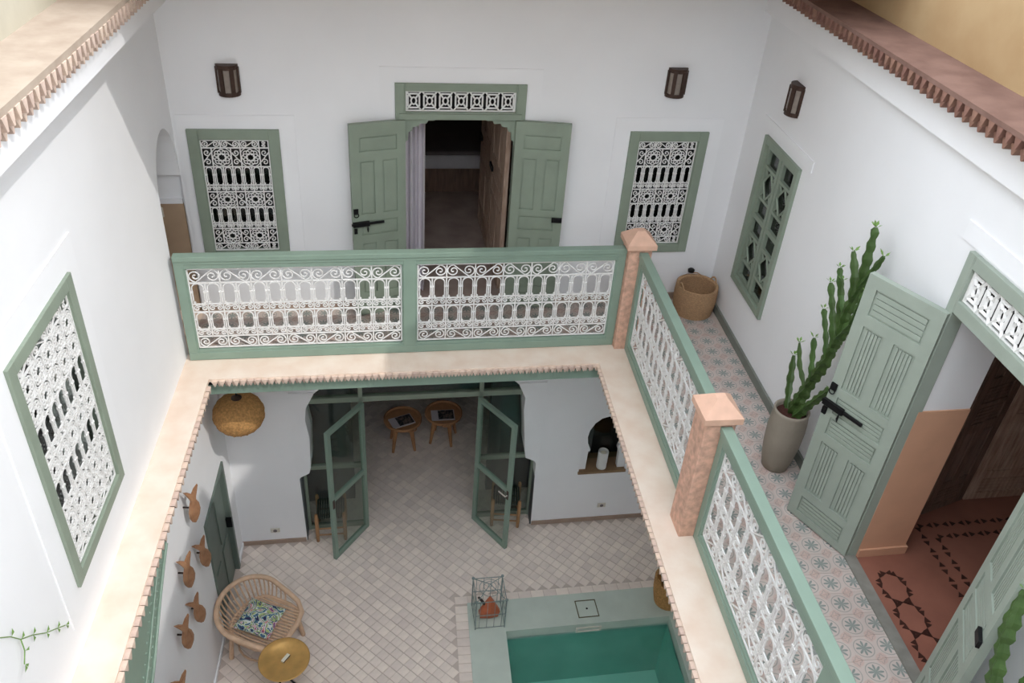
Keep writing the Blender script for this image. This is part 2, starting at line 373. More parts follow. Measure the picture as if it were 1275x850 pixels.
m = MB().box(-3.9, 1.42, -.80, 1.3, 3.5, 3.56)  # unseen canopy added to shade the back wall and gallery
for i in range(9): m.box(-3.7 + i * .62, -3.62 + i * .62, -.70, 1.28, 3.42, 3.51)
struct('shadow_canopy', m, oldwood, 'unseen timber canopy added over the back gallery to cast shade', 'canopy')
struct('wall_front', MB().box(-3.9, 1.71, YF - .35, YF, -H, 3.05), white, 'white courtyard wall beneath the viewing roof terrace', 'wall')
struct('roof_front', MB().box(-5.2, 3.4, -9, YF - .0, 2.95, 3.07), copingl, 'pale roof terrace along the open side of the courtyard', 'roof')

struct('wall_sky_screen', MB().box(-3.9, 3.4, -8.9, -8.6, 3.0, 5.6), cream, 'unseen pale cream wall added behind the viewing terrace to block low sky light', 'wall')  # unseen wall added to hold low sky light off the back wall
struct('roof_left', MB().box(-14, -3.88, -9, 9, 2.9, 3.02), copingl, 'pale flat roof beyond the cream parapet', 'roof')
struct('roof_right', MB().box(1.70, 12, -9, 9, 2.9, 3.03), copingl, 'pale flat roof beyond the ochre parapet', 'roof')
struct('roof_back', MB().box(-3.9, 1.72, 1.26, 9, 2.9, 3.02), copingl, 'pale flat roof behind the added canopy', 'roof')
# gallery slabs, ledges, green fascias
m = MB().box(XW - .3, XR + .4, .07, YB + .3, -.18, -.03).box(.07, XR + .4, YF, .07, -.18, -.03).box(XW - .3, -3.395, YF, .07, -.18, -.03)
struct('ceiling_lower', m, white, 'white underside of the gallery slab around the courtyard opening', 'ceiling')
def ledge_run(poly, label):
    return struct('trim_7', MB().prism(poly, 'z', -.03, 0.0), ledge, label, 'ledge')
lb = ledge_run([(XLE, 0), (0, 0), (.36, .36), (XW, .36), (XW, .0)], 'beige stone ledge under the long two-panel white railing')
ll = ledge_run([(XW, YF), (XLE, YF), (XLE, 0), (XW, 0)], 'narrow sunlit beige stone ledge along the foot of the wall')
lr = ledge_run([(0, YF), (.37, YF), (.37, .36), (.36, .36), (0, 0)], 'beige stone ledge under the railings with pink posts')
teeth('t', '', terr, (XLE + .02, .0, -.012), (0, .0, -.012), (0, 1, 0), .057, .05, .026, 2, -.03, parent=lb)
teeth('t', '', terr, (XLE + .002, -4.2, -.012), (XLE + .002, 0, -.012), (-1, 0, 0), .075, .05, .03, 2, -.03, parent=ll)
teeth('t', '', terr, (-.002, 0, -.012), (-.002, -4.2, -.012), (1, 0, 0), .06, .045, .026, 2, -.03, parent=lr)
MB().box(XLE - .02, .02, .022, .05, -.075, -.028).build('gap_backing', darkin, lb, True)  # near-black strip, shade between the ledge teeth put into its colour
MB().box(XLE - .06, XLE - .022, YF, .03, -.075, -.028).build('gap_backing', terrd, ll, True)  # darker strip paints the gap shade behind the left ledge teeth
MB().box(.022, .06, YF, .03, -.075, -.028).build('gap_backing', terrd, lr, True)  # darker strip paints the gap shade behind the right ledge teeth
struct('trim_10', MB().box(XLE - .03, .03, .035, .075, -.185, -.03), green, 'green painted beam under the back gallery ledge', 'trim')
struct('trim_11', MB().box(XLE - .07, XLE - .03, YF, .07, -.185, -.03), green, 'green painted beam under the narrow sunlit ledge', 'trim')
struct('trim_12', MB().box(.03, .07, YF, .07, -.185, -.03), green, 'green painted beam under the ledge of the posts', 'trim')

# gallery cement tiles
P = 0.166
stm = star_tile_mat(P)
tme = MB().box(-P / 2 + .001, P / 2 - .001, -P / 2 + .001, P / 2 - .001, -.012, 0).mesh('cement_tile', stm)
fr = struct('floor_gallery_right', MB().box(.36, XR + .02, YF, .355, -.03, -.004), grout, 'gallery floor of patterned star tiles beside the cactus', 'floor')
fb = struct('floor_gallery_back', MB().box(XW - .05, XR + .02, .355, YB + .05, -.03, -.004), grout, 'gallery floor of patterned star tiles behind the long railing', 'floor')
for i in range(6):
    for j in range(24):
        y = .36 - P * (j + .5); put(tme, 'star_tile', fr, S(.372 + P * (i + .5) * .968, y, -.001))
for i in range(29):
    for j in range(4): put(tme, 'star_tile', fb, S(XW + .02 + P * (i + .5), .36 + P * (j + .5) * 1.03, -.001), (0, 0, PHI))
struct('baseboard_right', MB().box(XR - .02, XR + .01, -2.28, YB, 0, .085), base_g, 'grey green baseboard along the gallery wall', 'baseboard')
struct('baseboard_back', MB().box(XW, D_B[0], YB - .015, YB + .01, 0, .07).box(D_B[1], XR, YB - .015, YB + .01, 0, .07), base_b, 'beige baseboard along the back gallery wall', 'baseboard')

# ------------------------------------------------------------------ ironwork kit (local x right, z up)
KIT = {}
def spir(cx, cz, R, a0, a1, r0, n=22): return [(cx + (r0 + (R - r0) * i / (n - 1)) * math.cos(a0 + (a1 - a0) * i / (n - 1)), 0, cz + (r0 + (R - r0) * i / (n - 1)) * math.sin(a0 + (a1 - a0) * i / (n - 1))) for i in range(n)]
RW = .0052
def kit(kind, w_, h, rw=RW, mat=None, flip=False):
    key = (kind, round(w_, 3), round(h, 3), rw, flip)
    if key in KIT: return KIT[key]
    m = MB()
    if kind == 'S':          # wide S scroll with two spirals
        R = min(h * .44, w_ * .23); fx = -1 if flip else 1
        p = spir(-w_ * .27, h * .0, R, -PI / 2 - 3.2 * PI, -PI / 2, R * .12) + spir(w_ * .27, 0, R, PI / 2 - 3.2 * PI * -1 * 0, PI / 2, R, 2)[:0]
        q = spir(w_ * .27, 0, R, PI / 2 - 3.2 * PI, PI / 2, R * .12)[::-1]
        q = [(w_ * .27 + (x - w_ * .27), 0, z) for x, _, z in spir(w_ * .27, 0, R, PI / 2 - 3.2 * PI, PI / 2, R * .12)]
        # clockwise inward spiral on the right-hand side
        q = []
        for i in range(22):
            t = i / 21; rr = R * (1 - .88 * t); a = PI / 2 - 3.2 * PI * t
            q.append((w_ * .27 + rr * math.cos(a), 0, rr * math.sin(a)))
        pts = [(fx * x, y, z) for x, y, z in p + q]
        m.tube(pts, rw, 4, ph=PI / 4)
    elif kind == 's':        # upright S scroll
        R = min(w_ * .40, h * .235)
        p = []
        for i in range(18):
            t = i / 17; rr = R * (.12 + .88 * t); a = -2.6 * PI * (1 - t)
            p.append((rr * math.cos(a), 0, h * .25 + rr * math.sin(a)))
        p = [(-x if False else x, y, z) for x, y, z in p]
        q = [(-x, y, -z) for x, y, z in p][::-1]
        pts = [((-x if flip else x), y, z) for x, y, z in p + [(0, 0, 0)] + q]
        m.tube(pts, rw, 4, ph=PI / 4)
    elif kind == 'c':        # small pair of curls
        R = min(h * .42, w_ * .21)
        p = []
        for i in range(16):
            t = i / 15; rr = R * (.15 + .85 * t); a = PI / 2 + 2.6 * PI * (1 - t)
            p.append((-w_ * .23 + rr * math.cos(a), 0, rr * math.sin(a)))
        q = [(-x, y, z) for x, y, z in p][::-1]
        m.tube(p + [(0, 0, R * .55)] + q, rw, 4, ph=PI / 4)
    elif kind == 'A':        # baluster arch with collars and curled feet
        r = w_ * .5 - rw * 2.6; zt = h * .5 - rw - r * .95
        pts = [(-r, 0, -h * .36), (-r, 0, zt)] + [(r * math.cos(a), 0, zt + r * .95 * math.sin(a)) for a in [PI - PI * i / 10 for i in range(1, 10)]] + [(r, 0, zt), (r, 0, -h * .36)]
        m.tube(pts, rw, 4, ph=PI / 4)
        for s_ in (-1, 1):
            m.box(s_ * (r + rw * .6) - rw * 1.5, s_ * (r + rw * .6) + rw * 1.5, -rw * 1.5, rw * 1.5, h * .04, h * .11)
            c = [(s_ * (r - w_ * .05) + w_ * .055 * math.cos(a), 0, -h * .42 + w_ * .055 * math.sin(a)) for a in [2 * PI * i / 8 for i in range(8)]]
            m.tube(c, rw, 4, True, ph=PI / 4)
    elif kind == 'R':        # rosette
        Rr = min(w_, h) * .47
        m.tube([(Rr * (.80 + .18 * abs(math.cos(4 * a))) * math.cos(a) * w_ / min(w_, h), 0, Rr * (.80 + .18 * abs(math.cos(4 * a))) * math.sin(a)) for a in [2 * PI * i / 40 for i in range(40)]], rw, 4, True, ph=PI / 4)
        m.tube([(Rr * (.40 + .06 * math.cos(8 * a)) * math.cos(a), 0, Rr * (.40 + .06 * math.cos(8 * a)) * math.sin(a)) for a in [2 * PI * i / 24 for i in range(24)]], rw, 4, True, ph=PI / 4)
        for i in range(8):
            a = 2 * PI * (i + .5) / 8
            m.tube([(Rr * .64 * math.cos(a) + Rr * .19 * math.cos(b), 0, Rr * .64 * math.sin(a) + Rr * .19 * math.sin(b)) for b in [2 * PI * k / 7 for k in range(7)]], rw * .85, 4, True, ph=PI / 4)
        for sx in (-1, 1):
            for sz in (-1, 1):
                m.tube([(sx * w_ * .5, 0, sz * h * .22), (sx * w_ * .42, 0, sz * h * .36), (sx * w_ * .22, 0, sz * h * .5)], rw * .8, 4, ph=PI / 4)
    me = m.mesh('iron_' + {'S': 'scroll', 's': 'scroll', 'c': 'curl', 'A': 'arch', 'R': 'rosette'}[kind], mat or iron)
    KIT[key] = me; return me
def grille(parent, x0, x1, z0, z1, rows, n, y=0.0, rw=RW, name='grille'):
    """rows: list of (kind, fraction); n: arches across. Bars are the grille, the curls are its pieces."""
    W = x1 - x0; Hh = z1 - z0; tot = sum(f for _, f in rows); p = W / n
    m = MB(); b = rw * .9
    zc = z1; spans = []
    for k, f in rows:
        h = Hh * f / tot; spans.append((k, zc - h, zc)); m.box(x0, x1, y - b, y + b, zc - b, zc + b); zc -= h
    m.box(x0, x1, y - b, y + b, z0 - b, z0 + b)
    for k, a, c in spans:
        if k in 'Ac': cut = [x0 + p * i for i in range(n + 1)]
        elif k == 'S': cut = [x0 + p * min(n, 2 * i) for i in range((n + 1) // 2 + 1)]
        elif k == 'R':
            u = W / 7; cut = [x0, x0 + u, x0 + 3 * u, x0 + 4 * u, x0 + 6 * u, x1]
        elif k == 'Q':
            q = max(3, round(W / (c - a))); cut = [x0 + W * i / q for i in range(q + 1)]
        for q in cut: m.box(q - b, q + b, y - b, y + b, a, c)
    g = m.build(name, iron, parent)
    for k, a, c in spans:
        h = c - a; zm = (a + c) / 2
        if k == 'A':
            for i in range(n): put(kit('A', p, h, rw), 'arch', g, (x0 + p * (i + .5), y, zm))
        elif k == 'c':
            for i in range(n): put(kit('c', p, h, rw), 'curl', g, (x0 + p * (i + .5), y, zm))
        elif k == 'S':
            i = 0
            while i < n:
                wd = 2 if i + 2 <= n else 1
                if wd == 2: put(kit('S', p * 2, h, rw, flip=(i // 2) % 2 == 1), 'scroll', g, (x0 + p * (i + 1), y, zm))
                else: put(kit('s', p, h, rw), 'scroll', g, (x0 + p * (i + .5), y, zm))
                i += wd
        elif k == 'R':
            u = W / 7
            for i, q in enumerate((.5, 3.5, 6.5)): put(kit('s', u, h, rw, flip=i == 1), 'scroll', g, (x0 + u * q, y, zm))
            for q in (2, 5): put(kit('R', 2 * u, h, rw), 'rosette', g, (x0 + u * q, y, zm))
        elif k == 'Q':
            q = max(3, round(W / h)); u = W / q
            for i in range(q): put(kit('R', u, h, rw), 'rosette', g, (x0 + u * (i + .5), y, zm))
    return g

# ------------------------------------------------------------------ railings and posts
def railing(label, loc, rz, L_, panels, npan, group=None):
    """green frame with white iron panels; local x along the run"""
    t = thing('railing', label, 'railing', loc, rz)
    MB().box(0, L_, -.038, .038, .955, 1.0).box(0, L_, -.03, .03, .925, .957).box(0, L_, -.024, .024, .885, .93).build('top_rail', green, t, bev=.004)
    MB().box(0, L_, -.028, .028, .0, .075).box(0, L_, -.02, .02, .07, .10).build('bottom_rail', green, t, bev=.004)
    xs = [L_ * i / panels for i in range(panels + 1)]
    for i, x in enumerate(xs):
        wd = .052
        a, b = (x, x + wd * 1.4) if i == 0 else ((x - wd * 1.4, x) if i == panels else (x - wd, x + wd))
        MB().box(a, b, -.028, .028, .075, .93).box(a - (.012 if i else 0), b + (.012 if i < panels else 0), -.018, .018, .09, .90).build('stile', green, t, bev=.003)
    for i in range(panels):
        a = xs[i] + (.09 if i == 0 else .07); b = xs[i + 1] - (.09 if i == panels - 1 else .07)
        grille(t, a, b, .115, .872, [('S', .17), ('A', .265), ('c', .10), ('A', .225), ('c', .095), ('S', .145)], npan, rw=.0058)
    return t
railing('long green railing with two white iron scroll panels, between white wall and corner post', (-3.525, .298, .004), PHI, 3.70, 2, 14)
railing('green railing with white iron scrolls running between the two pink posts', (.298, .20, .004), -PI / 2, 2.02, 1, 14)
railing('green railing with white iron scrolls beside the patterned tiles and open green door', (.298, -2.055, .004), -PI / 2, 3.38, 2, 12)
def post(label, x, y):
    t = thing('railing_post', label, 'post', (x, y, 0), PHI * .5)
    MB().box(-.1, .1, -.105, .105, -.005, 1.035).build('shaft', pinkst, t, bev=.008)
    m = MB().box(-.128, .128, -.13, .13, 1.03, 1.075)
    v = [(-.128, -.13, 1.075), (.128, -.13, 1.075), (.128, .13, 1.075), (-.128, .13, 1.075), (-.035, -.03, 1.165), (.035, -.03, 1.165), (.035, .03, 1.165), (-.035, .03, 1.165)]
    m.add(v, [(0, 1, 5, 4), (1, 2, 6, 5), (2, 3, 7, 6), (3, 0, 4, 7), (4, 5, 6, 7)])
    m.build('cap', pinkcap, t)
post('pink brick post with pyramid cap at the corner of the railings', .272, .31)
post('pink brick post with pyramid cap standing between the two side railings', .262, -1.945)

# ------------------------------------------------------------------ grille windows
def dark_box(x0, x1, z0, z1, y0, y1):  # lining colour carries the darkness of the room behind
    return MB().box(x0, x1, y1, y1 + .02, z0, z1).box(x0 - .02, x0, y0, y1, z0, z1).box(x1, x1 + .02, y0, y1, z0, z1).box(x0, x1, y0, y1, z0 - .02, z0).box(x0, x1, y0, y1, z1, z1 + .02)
def iron_window(name, label, loc, rz, w_, h, rows, n, depth=.22, fw=.085, rw=RW):
    t = thing(name, label, 'window', loc, rz, kind='structure')
    hw_ = w_ / 2
    cells(MB(), (-hw_, hw_), (0, h), [(-hw_ + fw, hw_ - fw, fw, h - fw)], -.028, .06, 'y').build('window_frame', greend, t, bev=.004)
    cells(MB(), (-hw_ + fw * .75, hw_ - fw * .75), (fw * .75, h - fw * .75), [(-hw_ + fw + .008, hw_ - fw - .008, fw + .008, h - fw - .008)], -.012, .02, 'y').build('inner_frame', greend, t)
    grille(t, -hw_ + fw + .012, hw_ - fw - .012, fw + .012, h - fw - .012, rows, n, y=-.004, rw=rw)
    MB().box(-hw_ + fw * .6, hw_ - fw * .6, .04, .046, fw * .6, h - fw * .6).build('pane', glass, t)
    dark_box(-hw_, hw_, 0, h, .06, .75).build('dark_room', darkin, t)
    return t
WROWS = [('S', .06), ('R', .15), ('A', .15), ('c', .055), ('R', .13), ('A', .135), ('c', .05), ('R', .13), ('S', .06)]
iron_window('window_1', 'white iron scroll window in green frame beside the arched passage', ((W_BL[0] + W_BL[1]) / 2, YB, W_BL[2]), PHI, .728, 1.207, WROWS, 7)
iron_window('window_2', 'white iron scroll window in green frame above the corner post', ((W_BR[0] + W_BR[1]) / 2, YB, W_BR[2]), PHI, .727, 1.207, WROWS, 7)
iron_window('window_3', 'tall white iron scroll window in green frame in the sunlit wall', (XW, (W_L[0] + W_L[1]) / 2, W_L[2]), PI / 2, .915, 1.527,
            [('S', .05), ('Q', .115), ('Q', .115), ('A', .135), ('c', .045), ('Q', .105), ('A', .13), ('c', .04), ('Q', .11), ('Q', .11), ('S', .05)], 7, fw=.075)

# green shutter window with geometric openings
t = thing('window_4', 'green shuttered window with diamond cut-outs beside the cactus', 'window', (XR, (W_R[0] + W_R[1]) / 2, W_R[2]), -PI / 2, kind='structure')
w_, h, fw = .74, 1.385, .06; hw_ = w_ / 2
cells(MB(), (-hw_, hw_), (0, h), [(-hw_ + fw, hw_ - fw, fw, h - fw)], -.03, .06, 'y').build('window_frame', greend, t, bev=.004)
for s_ in (-1, 1):
    a, b = (-hw_ + fw, -.006) if s_ < 0 else (.006, hw_ - fw)
    z0, z1 = fw + .004, h - fw - .004
    zc = (z0 + z1) / 2; sw = .045
    q = [z0 + .03, z0 + .165, z0 + .19, z0 + .44, z0 + .465, zc - .022]
    holes = []
    for k in range(0, 6, 2): holes += [(a + sw, b - sw, q[k], q[k + 1]), (a + sw, b - sw, z0 + z1 - q[k + 1], z0 + z1 - q[k])]
    lf = cells(MB(), (a, b), (z0, z1), holes, .0, .03, 'y').build('shutter', greend, t)
    for lo, hi in ((q[2], q[3]), (z0 + z1 - q[3], z0 + z1 - q[2])):
        xm = (a + b) / 2; zm = (lo + hi) / 2; rx = (b - a) / 2 - sw; rz_ = (hi - lo) / 2
        for sx in (-1, 1):
            for sz in (-1, 1):
                MB().tube([(xm, .013, zm + sz * rz_), (xm + sx * rx, .013, zm)], .011, 4).build('muntin', greend, lf)
                MB().tube([(xm + sx * rx, .013, zm + sz * rz_), (xm + sx * rx * .45, .013, zm + sz * rz_ * .5)], .009, 4).build('muntin', greend, lf)
    MB().box(a + .02, b - .02, .031, .036, z0, z1).build('pane', glass, t)
dark_box(-hw_, hw_, 0, h, .06, .6).build('dark_room', pm('dim_room', sr(70, 62, 58), .9), t)

# ------------------------------------------------------------------ panelled doors
def panel_leaf(parent, w_, h, s_, loc, rz, mat, reed=True, flipy=1, bolt=None, spec='A'):
    """leaf hinged at local x=0 reaching to s_*w_; panels are separate pieces"""
    k = h / 2.0
    T = .022; st = .075
    if spec == 'A': bands = [(.06, .20, 1), (.27, .72, 2), (.79, .93, 1), (.965, 1.10, 1), (1.17, 1.66, 2), (1.74, 1.92, 1)]
    else: bands = [(.06, .17, 1), (.25, .81, 2), (.90, 1.05, 1), (1.12, 1.65, 2), (1.74, 1.88, 1)]
    holes = []
    for a, b, n in bands:
        if n == 1: holes.append((st, w_ - st, a * k, b * k))
        else: holes += [(st, w_ / 2 - .035, a * k, b * k), (w_ / 2 + .035, w_ - st, a * k, b * k)]
    m = cells(MB(), (0, w_), (0, h), holes, -T, T, 'y')
    m.v = [(s_ * x, y, z) for x, y, z in m.v]
    leaf = m.build('leaf', mat, parent, loc=loc, rot=(0, 0, rz))
    for x0, x1, z0, z1 in holes:
        p = MB(); p.box(x0 - .004, x1 + .004, -T * .45, T * .45, z0 - .004, z1 + .004)
        if reed:
            if z1 - z0 > x1 - x0:
                n = 5; d = (x1 - x0 - .03) / n
                for i in range(n): p.box(x0 + .015 + d * i + .004, x0 + .015 + d * (i + 1) - .004, -T * .8, T * .8, z0 + .015, z1 - .015)
            else:
                n = 4; d = (z1 - z0 - .02) / n
                for i in range(n): p.box(x0 + .015, x1 - .015, -T * .8, T * .8, z0 + .01 + d * i + .003, z0 + .01 + d * (i + 1) - .003)
        else: p.box(x0 + .014, x1 - .014, -T * .75, T * .75, z0 + .014, z1 - .014)
        p.v = [(s_ * x, y, z) for x, y, z in p.v]
        p.build('panel', mat, leaf)
    fy = flipy
    X = lambda x: s_ * x
    if bolt == 'full':
        b = MB(); b.box(X(w_ * .42), X(w_ + .015), fy * T, fy * (T + .018), h * .507, h * .518)
        b.box(X(w_ * .70), X(w_ + .005), fy * T, fy * (T + .024), h * .501, h * .525)
        b.build('bolt', blackm, leaf, bev=.003)
        MB().tube([(X(w_ * .74), fy * (T + .02), h * .5), (X(w_ * .74), fy * (T + .025), h * .485), (X(w_ * .735), fy * (T + .02), h * .47)], [.004, .009, .004], 6).build('drop_handle', blackm, leaf)
        MB().box(X(w_ * .93), X(w_ - .005), fy * T, fy * (T + .015), h * .465, h * .492).build('keeper', blackm, leaf)
        MB().box(X(w_ * .90), X(w_ * .985), fy * T, fy * (T + .012), h * .565, h * .592).build('ring_plate', blackm, leaf)
        MB().tube([(X(w_ * .94) + .02 * math.cos(a), fy * (T + .014), h * .562 + .02 * math.sin(a)) for a in [2 * PI * i / 12 for i in range(12)]], .0045, 5, True).build('ring_handle', blackm, leaf)
    elif bolt == 'keeper':
        MB().box(X(w_ * .80), X(w_ - .002), fy * T, fy * (T + .02), h * .50, h * .525).build('keeper', blackm, leaf, bev=.003)
    return leaf
def lattice_transom(parent, x0, x1, z0, z1, n, y, mat=iron, b=.0075):
    """white star lattice: n square units, each unit a piece"""
    u = (x1 - x0) / n; h = z1 - z0
    g = cells(MB(), (x0, x1), (z0, z1), [(x0 + .012, x1 - .012, z0 + .01, z1 - .01)], y - .008, y + .008, 'y').build('transom_lattice', mat, parent)
    key = ('T', round(u, 3), round(h, 3))
    if key not in KIT:
        m = MB(); a = u * .5; c = h * .5
        for sx in (-1, 1):
            for sz in (-1, 1): m.tube([(sx * a * .30, 0, sz * c * .30), (sx * a, 0, sz * c)], b, 4)
            m.tube([(sx * a * .72, 0, -c * .55), (sx * a * .72, 0, c * .55)], b, 4)
        for sz in (-1, 1): m.tube([(-a * .55, 0, sz * c * .68), (a * .55, 0, sz * c * .68)], b, 4)
        m.tube([(a * .34 * math.cos(t_), 0, c * .36 * math.sin(t_)) for t_ in [2 * PI * i / 8 for i in range(8)]], b, 4, True)
        KIT[key] = m.mesh('lattice_unit', mat)
    for i in range(n): put(KIT[key], 'lattice_star', g, (x0 + u * (i + .5), y, (z0 + z1) / 2))
    return g

# back double door
db = thing('door_1', 'green double door with white star transom standing open behind the long railing', 'door', ((D_B[0] + D_B[1]) / 2, YB, 0), PHI, kind='structure')
W2 = (D_B[1] - D_B[0]) / 2
m = cells(MB(), (-W2, W2), (0, 2.149), [(-W2 + .075, W2 - .075, 0, 1.85), (-W2 + .085, W2 - .085, 1.91, 2.085)], -.03, .06, 'y')
m.build('door_frame', greend, db, bev=.004)
MB().box(-W2 + .03, W2 - .03, -.045, -.02, 1.85, 1.90).build('transom_rail', greend, db, bev=.004)
lattice_transom(db, -W2 + .087, W2 - .087, 1.912, 2.083, 7, 0.0)
MB().box(-W2 + .085, W2 - .085, .04, .046, 1.91, 2.085).build('pane', darkin, db)  # near-black sheet, the dark behind the lattice put into its colour
for s_ in (-1, 1):
    pts = [(0, 0), (.27, 0), (.25, -.02), (.20, -.02), (.185, -.045), (.13, -.045), (.115, -.07), (.075, -.075), (.06, -.11), (.035, -.12), (.03, -.19), (.012, -.20), (0, -.25)]
    MB().prism([(s_ * (-W2 + .075 + a), 1.852 + b) for a, b in pts], 'y', -.01, .02).build('scalloped_bracket', greend, db)
panel_leaf(db, .475, 1.84, -1, (-W2 + .075, -.032, .008), math.radians(14), greend, reed=False, flipy=-1, bolt='full', spec='B')
panel_leaf(db, .475, 1.84, 1, (W2 - .075, -.032, .008), math.radians(-9), greend, reed=False, flipy=-1, bolt='keeper', spec='B')

# bedroom behind the back door
m = MB().box(-2.5, -2.4, YB + .2, 5.2, 0, 2.7).box(-.45, -.35, YB + .2, 5.2, 0, 2.7).box(-2.5, -.35, 5.1, 5.2, 0, 2.7).box(-2.5, -.35, YB + .22, 5.2, 2.6, 2.7)
struct('wall_bedroom', m, roomw, 'dim brown walls of the bedroom behind the open double door', 'wall')
struct('floor_bedroom', MB().box(-2.5, -.35, YB, 5.2, -.03, .0), brownfl, 'dark brown mottled floor inside the bedroom', 'floor')
t = thing('bed', 'bed on a brown plinth deep inside the dim bedroom', 'bed', (-1.55, 4.3, 0), PHI)
MB().box(-.85, .95, -.72, .78, 0, .30).build('plinth', oldwoodd, t, bev=.01)
MB().box(-.83, .93, -.73, .78, .29, .47).build('mattress', bedl, t, bev=.04)
MB().box(-.84, .94, -.71, .78, .46, .51).build('blanket', greyl, t, bev=.02)
for x, lab in ((-.35, 'grey pillow at the head of the bed, on the curtain side'), (.42, 'grey pillow at the head of the bed, on the wooden door side')):
    t = thing('pillow', lab, 'pillow', (-1.5 + x, 4.80, .665), PHI, group='bed pillows')
    MB().lathe([(.01, -.16), (.2, -.12), (.27, 0), (.2, .12), (.01, .16)], 16, sy=.42).build('cover', greyl, t, smooth=True, rot=(-.3, 0, 0))
t = thing('door_4', 'weathered carved wooden inner door leaf seen through the back doorway', 'door', (-.785, YB + .26, 0), math.radians(93), kind='structure')
panel_leaf(t, .78, 1.95, 1, (0, 0, .006), 0, oldwood, reed=True, flipy=1, bolt='keeper', spec='A')
panel_leaf(t, .78, 1.95, 1, (.80, 0, .006), 0, oldwood, reed=True, flipy=1, bolt='keeper', spec='A')
t = thing('curtain', 'white curtain hanging just inside the back double door', 'curtain', (-1.64, YB + .27, 0), PHI)
pp = [(-.09 + .2 * i / 24, .022 * math.sin(i * 1.35)) for i in range(25)]
poly = [(a, b - .006) for a, b in pp] + [(a, b + .006) for a, b in pp[::-1]]
MB().prism(poly, 'z', .01, 2.2).build('cloth', curt, t, smooth=False)
MB().tube([(-.14, 0, 2.2), (1.1, 0, 2.2)], .012, 8).build('rod', blackm, t)

# right double door (hinged on the gallery wall)
dr = thing('door_2', 'grey green double door with reeded panels standing open onto the gallery', 'door', (XR, (D_R[0] + D_R[1]) / 2, 0), -PI / 2, kind='structure')
W2 = (D_R[1] - D_R[0]) / 2
cells(MB(), (-W2, W2), (0, 2.366), [(-W2 + .06, W2 - .06, 0, 2.01), (-W2 + .07, W2 - .07, 2.09, 2.29)], -.03, .06, 'y').build('door_frame', greeng, dr, bev=.004)
lattice_transom(dr, -W2 + .072, W2 - .072, 2.092, 2.288, 8, 0.0, b=.012)
MB().box(-W2 + .07, W2 - .07, .04, .046, 2.09, 2.29).build('pane', darkin, dr)  # near-black sheet painted as the dark behind this lattice
panel_leaf(dr, .515, 1.985, -1, (-W2 + .055, -.034, .012), math.radians(27.5), greeng, flipy=-1, bolt='full')
panel_leaf(dr, .515, 1.985, 1, (W2 - .055, -.034, .012), math.radians(-30), greeng, flipy=-1, bolt='keeper')
struct('trim_8', MB().box(XR - .05, XR + .03, D_R[0], D_R[1] + .02, -.02, .014), thresh, 'grey stone threshold strip at the open gallery door', 'threshold')
# salmon room beyond
fl2 = struct('floor_salon', MB().box(XR + .02, 4.2, -4.6, -1.8, -.03, .006), redfl, 'polished red floor with dark inlaid borders beyond the open door', 'floor')
m = MB().box(XR + .38, 4.2, -1.85, -1.7, 0, 2.8).box(4.1, 4.2, -4.6, -1.8, 0, 2.8).box(XR + .38, 4.2, -4.7, -4.6, 0, 2.8).box(XR + .3, 4.2, -4.7, -1.7, 2.7, 2.8)
struct('wall_salon', m, roomw, 'dim wall of the room beyond the open gallery door', 'wall')
wj = struct('trim_9', MB().box(XR + .035, XR + .385, -2.345, -2.275, 0, 1.29), pinkw, 'salmon painted door reveal with matching plinth', 'dado')
MB().box(XR + .04, XR + .40, -2.36, -2.28, 0, .075).build('plinth', pinkw, wj, True)
MB().box(XR + .035, XR + .385, -2.335, -2.275, 1.29, 2.35).build('upper_reveal', white2, wj, True)
struct('trim_13', MB().box(XR + .035, XR + .385, -3.395, -3.335, 0, 1.29), pinkw, 'salmon painted reveal behind the nearer door leaf', 'dado')
tri = MB().prism([(-.022, -.018), (.022, -.018), (.0, .022)], 'z', 0, .004).mesh('inlay_tile', inlay)
def chain(a, b, n=None, step=.062):
    a = Vector(a); b = Vector(b); n = n or int((b - a).length / step); d = (b - a) / n; rz = math.atan2(d.y, d.x)
    for i in range(n): 
        q = a + d * (i + .5); put(tri, 'inlay_triangle', fl2, S(q.x, q.y, .006), (0, 0, rz + (PI / 2 if i % 2 else -PI / 2)))
chain((1.95, -2.13, 0), (3.3, -2.13, 0)); chain((2.05, -2.24, 0), (3.3, -2.24, 0)); chain((1.95, -2.13, 0), (1.93, -3.4, 0)); chain((2.05, -2.24, 0), (2.03, -3.4, 0))
x0, x1 = 1.425, 1.60
yy = -2.51; 
for k in range(4):
    y0 = yy - k * .24; y1 = y0 - .24; ym = (y0 + y1) / 2
    for s_ in (0, 1):
        xa = x0 if s_ == 0 else x1; xi = x0 + .05 if s_ == 0 else x1 - .05
        chain((xi, y0, 0), (xa, y0 - .07, 0), 2); chain((xa, y0 - .07, 0), (xa, y1 + .07, 0), 2); chain((xa, y1 + .07, 0), (xi, y1, 0), 2)
    chain((x0 + .05, y0, 0), (x1 - .05, y0, 0), 2)
t = thing('door_5', 'pale weathered wooden double door set in the far wall of the red floored room', 'door', (2.45, -1.87, 0), PHI, kind='structure')
panel_leaf(t, .62, 2.1, 1, (0, -.02, .01), 0, oldwood, flipy=-1, bolt='keeper')
panel_leaf(t, .62, 2.1, 1, (.64, -.02, .01), 0, oldwood, flipy=-1, bolt='keeper')
panel_leaf(t, .42, 2.1, -1, (-.02, -.02, .01), math.radians(16), oldwoodd, flipy=-1)

